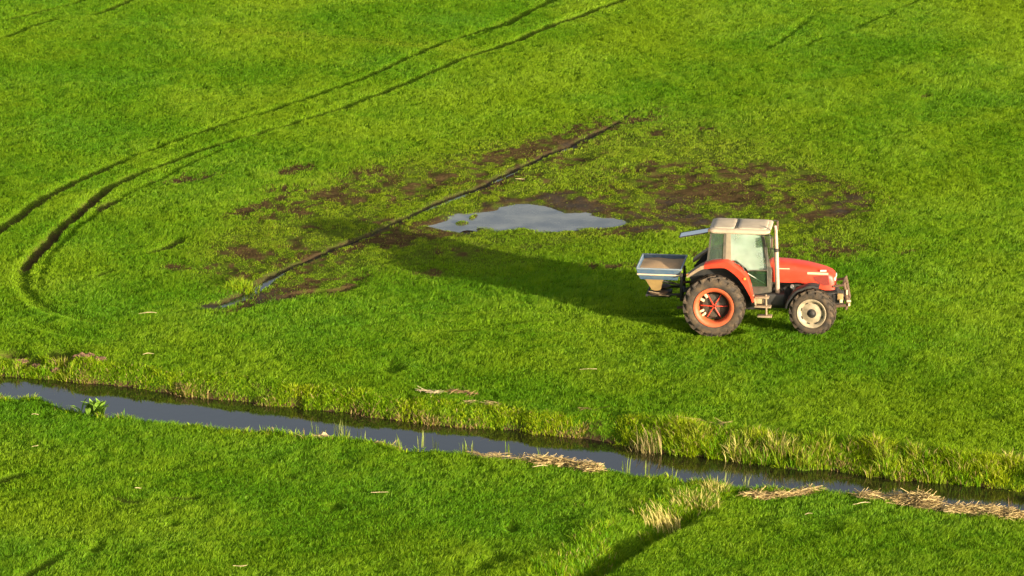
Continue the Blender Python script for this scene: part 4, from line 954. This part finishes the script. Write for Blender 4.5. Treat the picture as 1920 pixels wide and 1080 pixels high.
# front linkage
b = MB(); fx0 = xf - .25
b.box((fx0 + .10, 0, 1.02), (.42, .62, .30), None, .03)
for s_ in (-1, 1):
    b.box((fx0 + .34, s_ * .30, .95), (.34, .07, .30), Euler((0, R(12), 0)), .015)
b.build('front_weight', DARK, tractor)
pa = P3(1690, 600, -.34); pb = P3(1715, 800, -.34)
b = MB()
for s_ in (-1, 1):
    b.tube([(pa.x - .08, s_ * .34, pa.z - .10), (pa.x, s_ * .34, pa.z), (pa.x + .05, s_ * .34, pa.z - .25), (pb.x, s_ * .34, pb.z + .18), (pb.x - .04, s_ * .34, pb.z)], [.035, .05, .045, .05, .04], 8)
    b.bar((fx0 + .3, s_ * .34, pb.z + .08), (pb.x, s_ * .34, pb.z + .12), .045, 8)
    b.bar((fx0 + .2, s_ * .34, pa.z - .12), (pa.x, s_ * .34, pa.z - .06), .035, 8)
b.bar((pa.x - .02, -.38, pa.z - .05), (pa.x - .02, .38, pa.z - .05), .03, 8); b.bar((pb.x, -.38, pb.z + .18), (pb.x, .38, pb.z + .18), .035, 8)
b.build('front_linkage', RUSTY, tractor)
for a, b_, dd in [(1711, 672, (.045, .05, .14)), (1725, 738, (.12, .06, .06)), (1668, 738, (.08, .06, .09)), (1728, 765, (.06, .05, .08))]:
    MB().box(P3(a, b_, -.40), dd, None, .012).build('linkage_hook', PALE, tractor)
MB().box(P3(1662, 708, -.36), (.16, .05, .20), None, .02).build('front_lamp', FUNNEL, tractor)
b = MB(); b.tube([P3(1660, 655, -.3), P3(1690, 640, -.3), P3(1718, 600, -.3)], .015, 8); b.build('hose', RUSTY, tractor)
# rear linkage and clutter
b = MB()
for s_ in (-1, 1):
    b.bar((-.25, s_ * .30, .72), (-1.05, s_ * .42, .62), .04, 8); b.bar((-.35, s_ * .28, 1.25), (-.85, s_ * .36, .66), .028, 8)
    b.box((-.40, s_ * .28, 1.22), (.30, .08, .12), None, .02)
b.bar((-.2, 0, 1.30), (-1.0, 0, 1.22), .035, 8); b.box((-.45, 0, .95), (.25, .5, .55), None, .03); b.bar((-.3, 0, .8), (-1.1, 0, .85), .05, 10)
b.build('rear_linkage', RUSTY, tractor)
b = MB()
for i in range(5): b.tube([(-.30, -.2 + .1 * i, 1.35), (-.55, -.25 + .1 * i, 1.25 + .03 * i), (-.75, -.22 + .1 * i, 1.05), (-.95, -.2 + .1 * i, 1.0)], .015, 6)
b.build('hydraulic_hose', BLACKP, tractor)

# ------------------------------------------------------------------ fertiliser spreader carried behind
spr = empty('fertiliser_spreader', (TX, TY, TZ), YAW); tag(spr, 'blue open fertiliser spreader mounted behind the red tractor', 'spreader')
def PP(name, b, mat, parent=spr, **k): return b.build(name, mat, parent, **k)
hx0, hz = TL(135, 492, -.76); hx1 = TL(468, 497, -.76)[0]
zband = TL(300, 541, -.76)[1]; zlow = TL(300, 578, -.70)[1]
HW = .77
bx0, bx1 = TL(142, 541, -.76)[0], TL(452, 545, -.76)[0]
lx0, lx1 = TL(165, 578, -.70)[0], TL(440, 580, -.70)[0]
def ring(xa, xb, hw, z_): return [(xa, -hw, z_), (xb, -hw, z_), (xb, hw, z_), (xa, hw, z_)]
xc = (lx0 + lx1) / 2
b = MB(); t_ = .025
b.loft([ring(lx0, lx1, HW - .08, zlow), ring(bx0, bx1, HW - .01, zband), ring(hx0, hx1, HW, hz), ring(hx0 + t_, hx1 - t_, HW - t_, hz), ring(bx0 + t_, bx1 - t_, HW - t_ - .01, zband), ring(lx0 + t_, lx1 - t_, HW - .10, zlow + .02)], True, False)
hop = PP('hopper', b, BLUE, sharp=25)
b = MB(); 
for a_, c_ in [((hx0, -HW), (hx1, -HW)), ((hx1, -HW), (hx1, HW)), ((hx1, HW), (hx0, HW)), ((hx0, HW), (hx0, -HW))]:
    b.bar((a_[0], a_[1], hz), (c_[0], c_[1], hz), .024, 8)
PP('rim', b, paint('worn_blue_edge', (.17, .215, .25), .5, dirt=.5, dirt_col=(.25, .25, .23), scale=12), hop)
b = MB()
for a_, c_ in [((bx0 - .008, -HW - .002), (bx1 + .008, -HW - .002)), ((bx1 + .008, -HW), (bx1 + .008, HW)), ((bx0 - .008, HW), (bx0 - .008, -HW))]:
    b.bar((a_[0], a_[1], zband), (c_[0], c_[1], zband), .020, 8)
PP('trim_band', b, PALE, hop)
b = MB(); fz = TL(265, 640, -.30)[1]
for yc in (-.34, .34):
    b.loft([ring(xc - .42, xc + .36, .0, zlow)] and [[(x_, y_ + yc, z_) for x_, y_, z_ in r_] for r_ in (ring(lx0 + .10, lx1 - .36, .30, zlow - .002), ring(lx0 + .14, lx1 - .42, .26, zlow - .07), ring(xc - .22, xc + .02, .13, fz), ring(xc - .14, xc - .02, .09, fz - .04))], True)
PP('funnel', b, FUNNEL, sharp=25)
for yc in (-.34, .34):
    b = MB(); b.lathe([(0, -.012), (.26, -.006), (.27, .006), (0, .012)], 24)
    dsk = PP('spinner_disc', b, RUSTY, loc=(xc - .05, yc, fz - .10), rot=(R(90), 0, 0))
b = MB()
for s_ in (-1, 1):
    b.box((lx1 + .08, s_ * .42, zlow - .25), (.07, .07, .75), None, .012); b.bar((lx1 + .08, s_ * .42, fz - .12), (xc - .35, s_ * .42, fz - .16), .035, 8)
    b.bar((lx1 + .08, s_ * .42, zlow - .2), (lx0 + .15, s_ * .45, zlow - .02), .03, 8)
b.box((lx1 + .08, 0, zlow - .12), (.08, .9, .10), None, .012); b.box((lx1 + .08, 0, fz - .14), (.08, .9, .10), None, .012); b.box((xc, 0, fz - .20), (.55, .5, .14), None, .03)
b.bar((xc - .35, -.5, fz - .16), (xc - .35, .5, fz - .16), .03, 8); b.bar((lx1 + .08, 0, zlow - .05), (lx1 + .36, 0, zlow + .02), .04, 8)
PP('frame', b, DARK)
b = MB(); b.bar(P3(225, 665, -.5), P3(350, 688, -.5), .014, 8); b.bar(P3(300, 690, -.5), P3(380, 700, -.5), .02, 8); PP('deflector', b, TANM)
# load
fl = empty('fertiliser_load', (TX, TY, TZ), YAW); 
b = MB(); nxg, nyg = 18, 18; zfill = TL(320, 486, -.70)[1] - .03; zfar = TL(320, 432, .70)[1]; zfill = hz - .075
gr = []
for j in range(nyg + 1):
    row = []
    for i in range(nxg + 1):
        s_, t_ = i / nxg, j / nyg; fr = (zfill - zband) / (hz - zband)
        xa = bx0 + (hx0 - bx0) * fr + .03; xb = bx1 + (hx1 - bx1) * fr - .03
        row.append(b.bm.verts.new((xa + (xb - xa) * s_, (-1 + 2 * t_) * (HW - .035), zfill + 0.075 * math.exp(-((s_ - .5) ** 2 + (t_ - .5) ** 2) * 6) - .02 + .012 * math.sin(9 * s_ + 5 * t_) * math.sin(8 * t_))))
    gr.append(row)
for p_, q_ in zip(gr, gr[1:]):
    for i in range(nxg): b.bm.faces.new((p_[i], p_[i + 1], q_[i + 1], q_[i]))
r_ = bmesh.ops.extrude_face_region(b.bm, geom=b.bm.faces[:]); bmesh.ops.translate(b.bm, verts=[v_ for v_ in r_['geom'] if isinstance(v_, bmesh.types.BMVert)], vec=(0, 0, -.06))
lo_ = b.build('fertiliser_load', GRANULE); lo_.location = fl.location; lo_.rotation_euler = fl.rotation_euler; bpy.data.objects.remove(fl)
lo_.name = 'fertiliser_load'
tag(lo_, 'tan granular fertiliser filling the open blue hopper', 'fertiliser')

# ------------------------------------------------------------------ driver
SKIN = paint('skin', (.52, .30, .20), .55, dirt=.2, dirt_col=(.45, .24, .16), scale=20)
SHIRT = paint('pale_shirt', (.74, .70, .60), .9, dirt=.2, dirt_col=(.6, .55, .45), scale=12)
TROUS = paint('pale_trousers', (.55, .52, .44), .9, dirt=.3, dirt_col=(.4, .36, .3), scale=12)
HAIR = paint('brown_hair', (.10, .065, .035), .8, dirt=.3, dirt_col=(.06, .04, .02), scale=30)
drv = empty('person', (TX, TY, TZ), YAW); tag(drv, 'driver in a pale shirt seated inside the tractor cab behind the hazy door glass', 'person')
def skinned(name, verts, edges, rad, mat, parent, root=0, lvl=1):
    me = bpy.data.meshes.new(name); me.from_pydata(verts, edges, []); o = bpy.data.objects.new(name, me); C.objects.link(o); o.parent = parent
    sk = o.modifiers.new('skin', 'SKIN'); sk.use_smooth_shade = True
    if not me.skin_vertices: me.skin_vertices.new()
    for i, r_ in enumerate(rad): me.skin_vertices[0].data[i].radius = (r_, r_) if not isinstance(r_, tuple) else r_
    me.skin_vertices[0].data[root].use_root = True
    ss = o.modifiers.new('subsurf', 'SUBSURF'); ss.levels = lvl; ss.render_levels = lvl
    me.materials.append(mat); return o
hz0 = cz + .58; bx = .36
V_ = [(bx, 0, hz0), (bx + .0, 0, hz0 + .22), (bx + .02, 0, hz0 + .42), (bx + .05, 0, hz0 + .52), (bx + .07, 0, hz0 + .60), (bx + .10, 0, hz0 + .70), (bx + .10, 0, hz0 + .79)]
E_ = [(i, i + 1) for i in range(6)]; RD = [.15, .14, .15, .07, .055, .085, .07]
def chain(start, pts, rads):
    k_ = start
    for q, r_ in zip(pts, rads): V_.append(q); RD.append(r_); E_.append((k_, len(V_) - 1)); k_ = len(V_) - 1
    return k_
for s_ in (-1, 1):
    chain(2, [(bx + .03, s_ * .19, hz0 + .43), (bx + .18, s_ * .25, hz0 + .22), (bx + .42, s_ * .19, hz0 + .33), (bx + .52, s_ * .185, hz0 + .36), (bx + .58, s_ * .185, hz0 + .37)], [.065, .048, .036, .028, .026])
    hand = len(V_) - 1
    for k2, (dy_, ln) in enumerate([(-.03, .045), (-.01, .055), (.01, .05), (.03, .04)]):
        chain(hand, [(bx + .615, s_ * .185 + dy_, hz0 + .385), (bx + .615 + ln * .7, s_ * .185 + dy_, hz0 + .37), (bx + .615 + ln * .6, s_ * .185 + dy_, hz0 + .335)], [.011, .009, .008])
    chain(hand - 1, [(bx + .56, s_ * .15, hz0 + .36), (bx + .60, s_ * .145, hz0 + .35)], [.012, .010])
    chain(0, [(bx + .10, s_ * .11, hz0 - .01), (bx + .46, s_ * .15, hz0 + .02), (bx + .58, s_ * .16, hz0 - .36), (bx + .62, s_ * .16, hz0 - .44), (bx + .74, s_ * .16, hz0 - .46)], [.09, .07, .05, .04, .035])
skinned('body', V_, E_, RD, SKIN, drv)
V_ = [(bx, 0, hz0), (bx + .0, 0, hz0 + .22), (bx + .02, 0, hz0 + .42), (bx + .05, 0, hz0 + .53)]; E_ = [(0, 1), (1, 2), (2, 3)]; RD = [.165, .155, .165, .075]
for s_ in (-1, 1): chain(2, [(bx + .03, s_ * .19, hz0 + .43), (bx + .18, s_ * .25, hz0 + .22), (bx + .42, s_ * .19, hz0 + .33), (bx + .50, s_ * .185, hz0 + .355)], [.078, .06, .046, .038])
skinned('shirt', V_, E_, RD, SHIRT, drv)
V_ = [(bx, 0, hz0)]; E_ = []; RD = [.168]
for s_ in (-1, 1): chain(0, [(bx + .10, s_ * .11, hz0 - .01), (bx + .46, s_ * .15, hz0 + .02), (bx + .58, s_ * .16, hz0 - .36)], [.10, .082, .06])
skinned('trousers', V_, E_, RD, TROUS, drv)
b = MB(); bmesh.ops.create_uvsphere(b.bm, u_segments=16, v_segments=10, radius=.1)
for v_ in list(b.bm.verts):
    v_.co = Vector((v_.co.x * 1.08 + bx + .085, v_.co.y * .95, v_.co.z * .95 + hz0 + .79))
bmesh.ops.delete(b.bm, geom=[v_ for v_ in b.bm.verts if v_.co.z < hz0 + .765 + .25 * max(0, v_.co.x - bx - .08)], context='VERTS'); b.build('hair', HAIR, drv)
for s_ in (-1, 1):
    MB().box((bx + .182, s_ * .03, hz0 + .745), (.01, .022, .012), None, .003).build('eye', DARK, drv)
b = MB(); b.bar((bx + .18, 0, hz0 + .74), (bx + .205, 0, hz0 + .71), .012, 8, .016); b.build('nose', SKIN, drv)
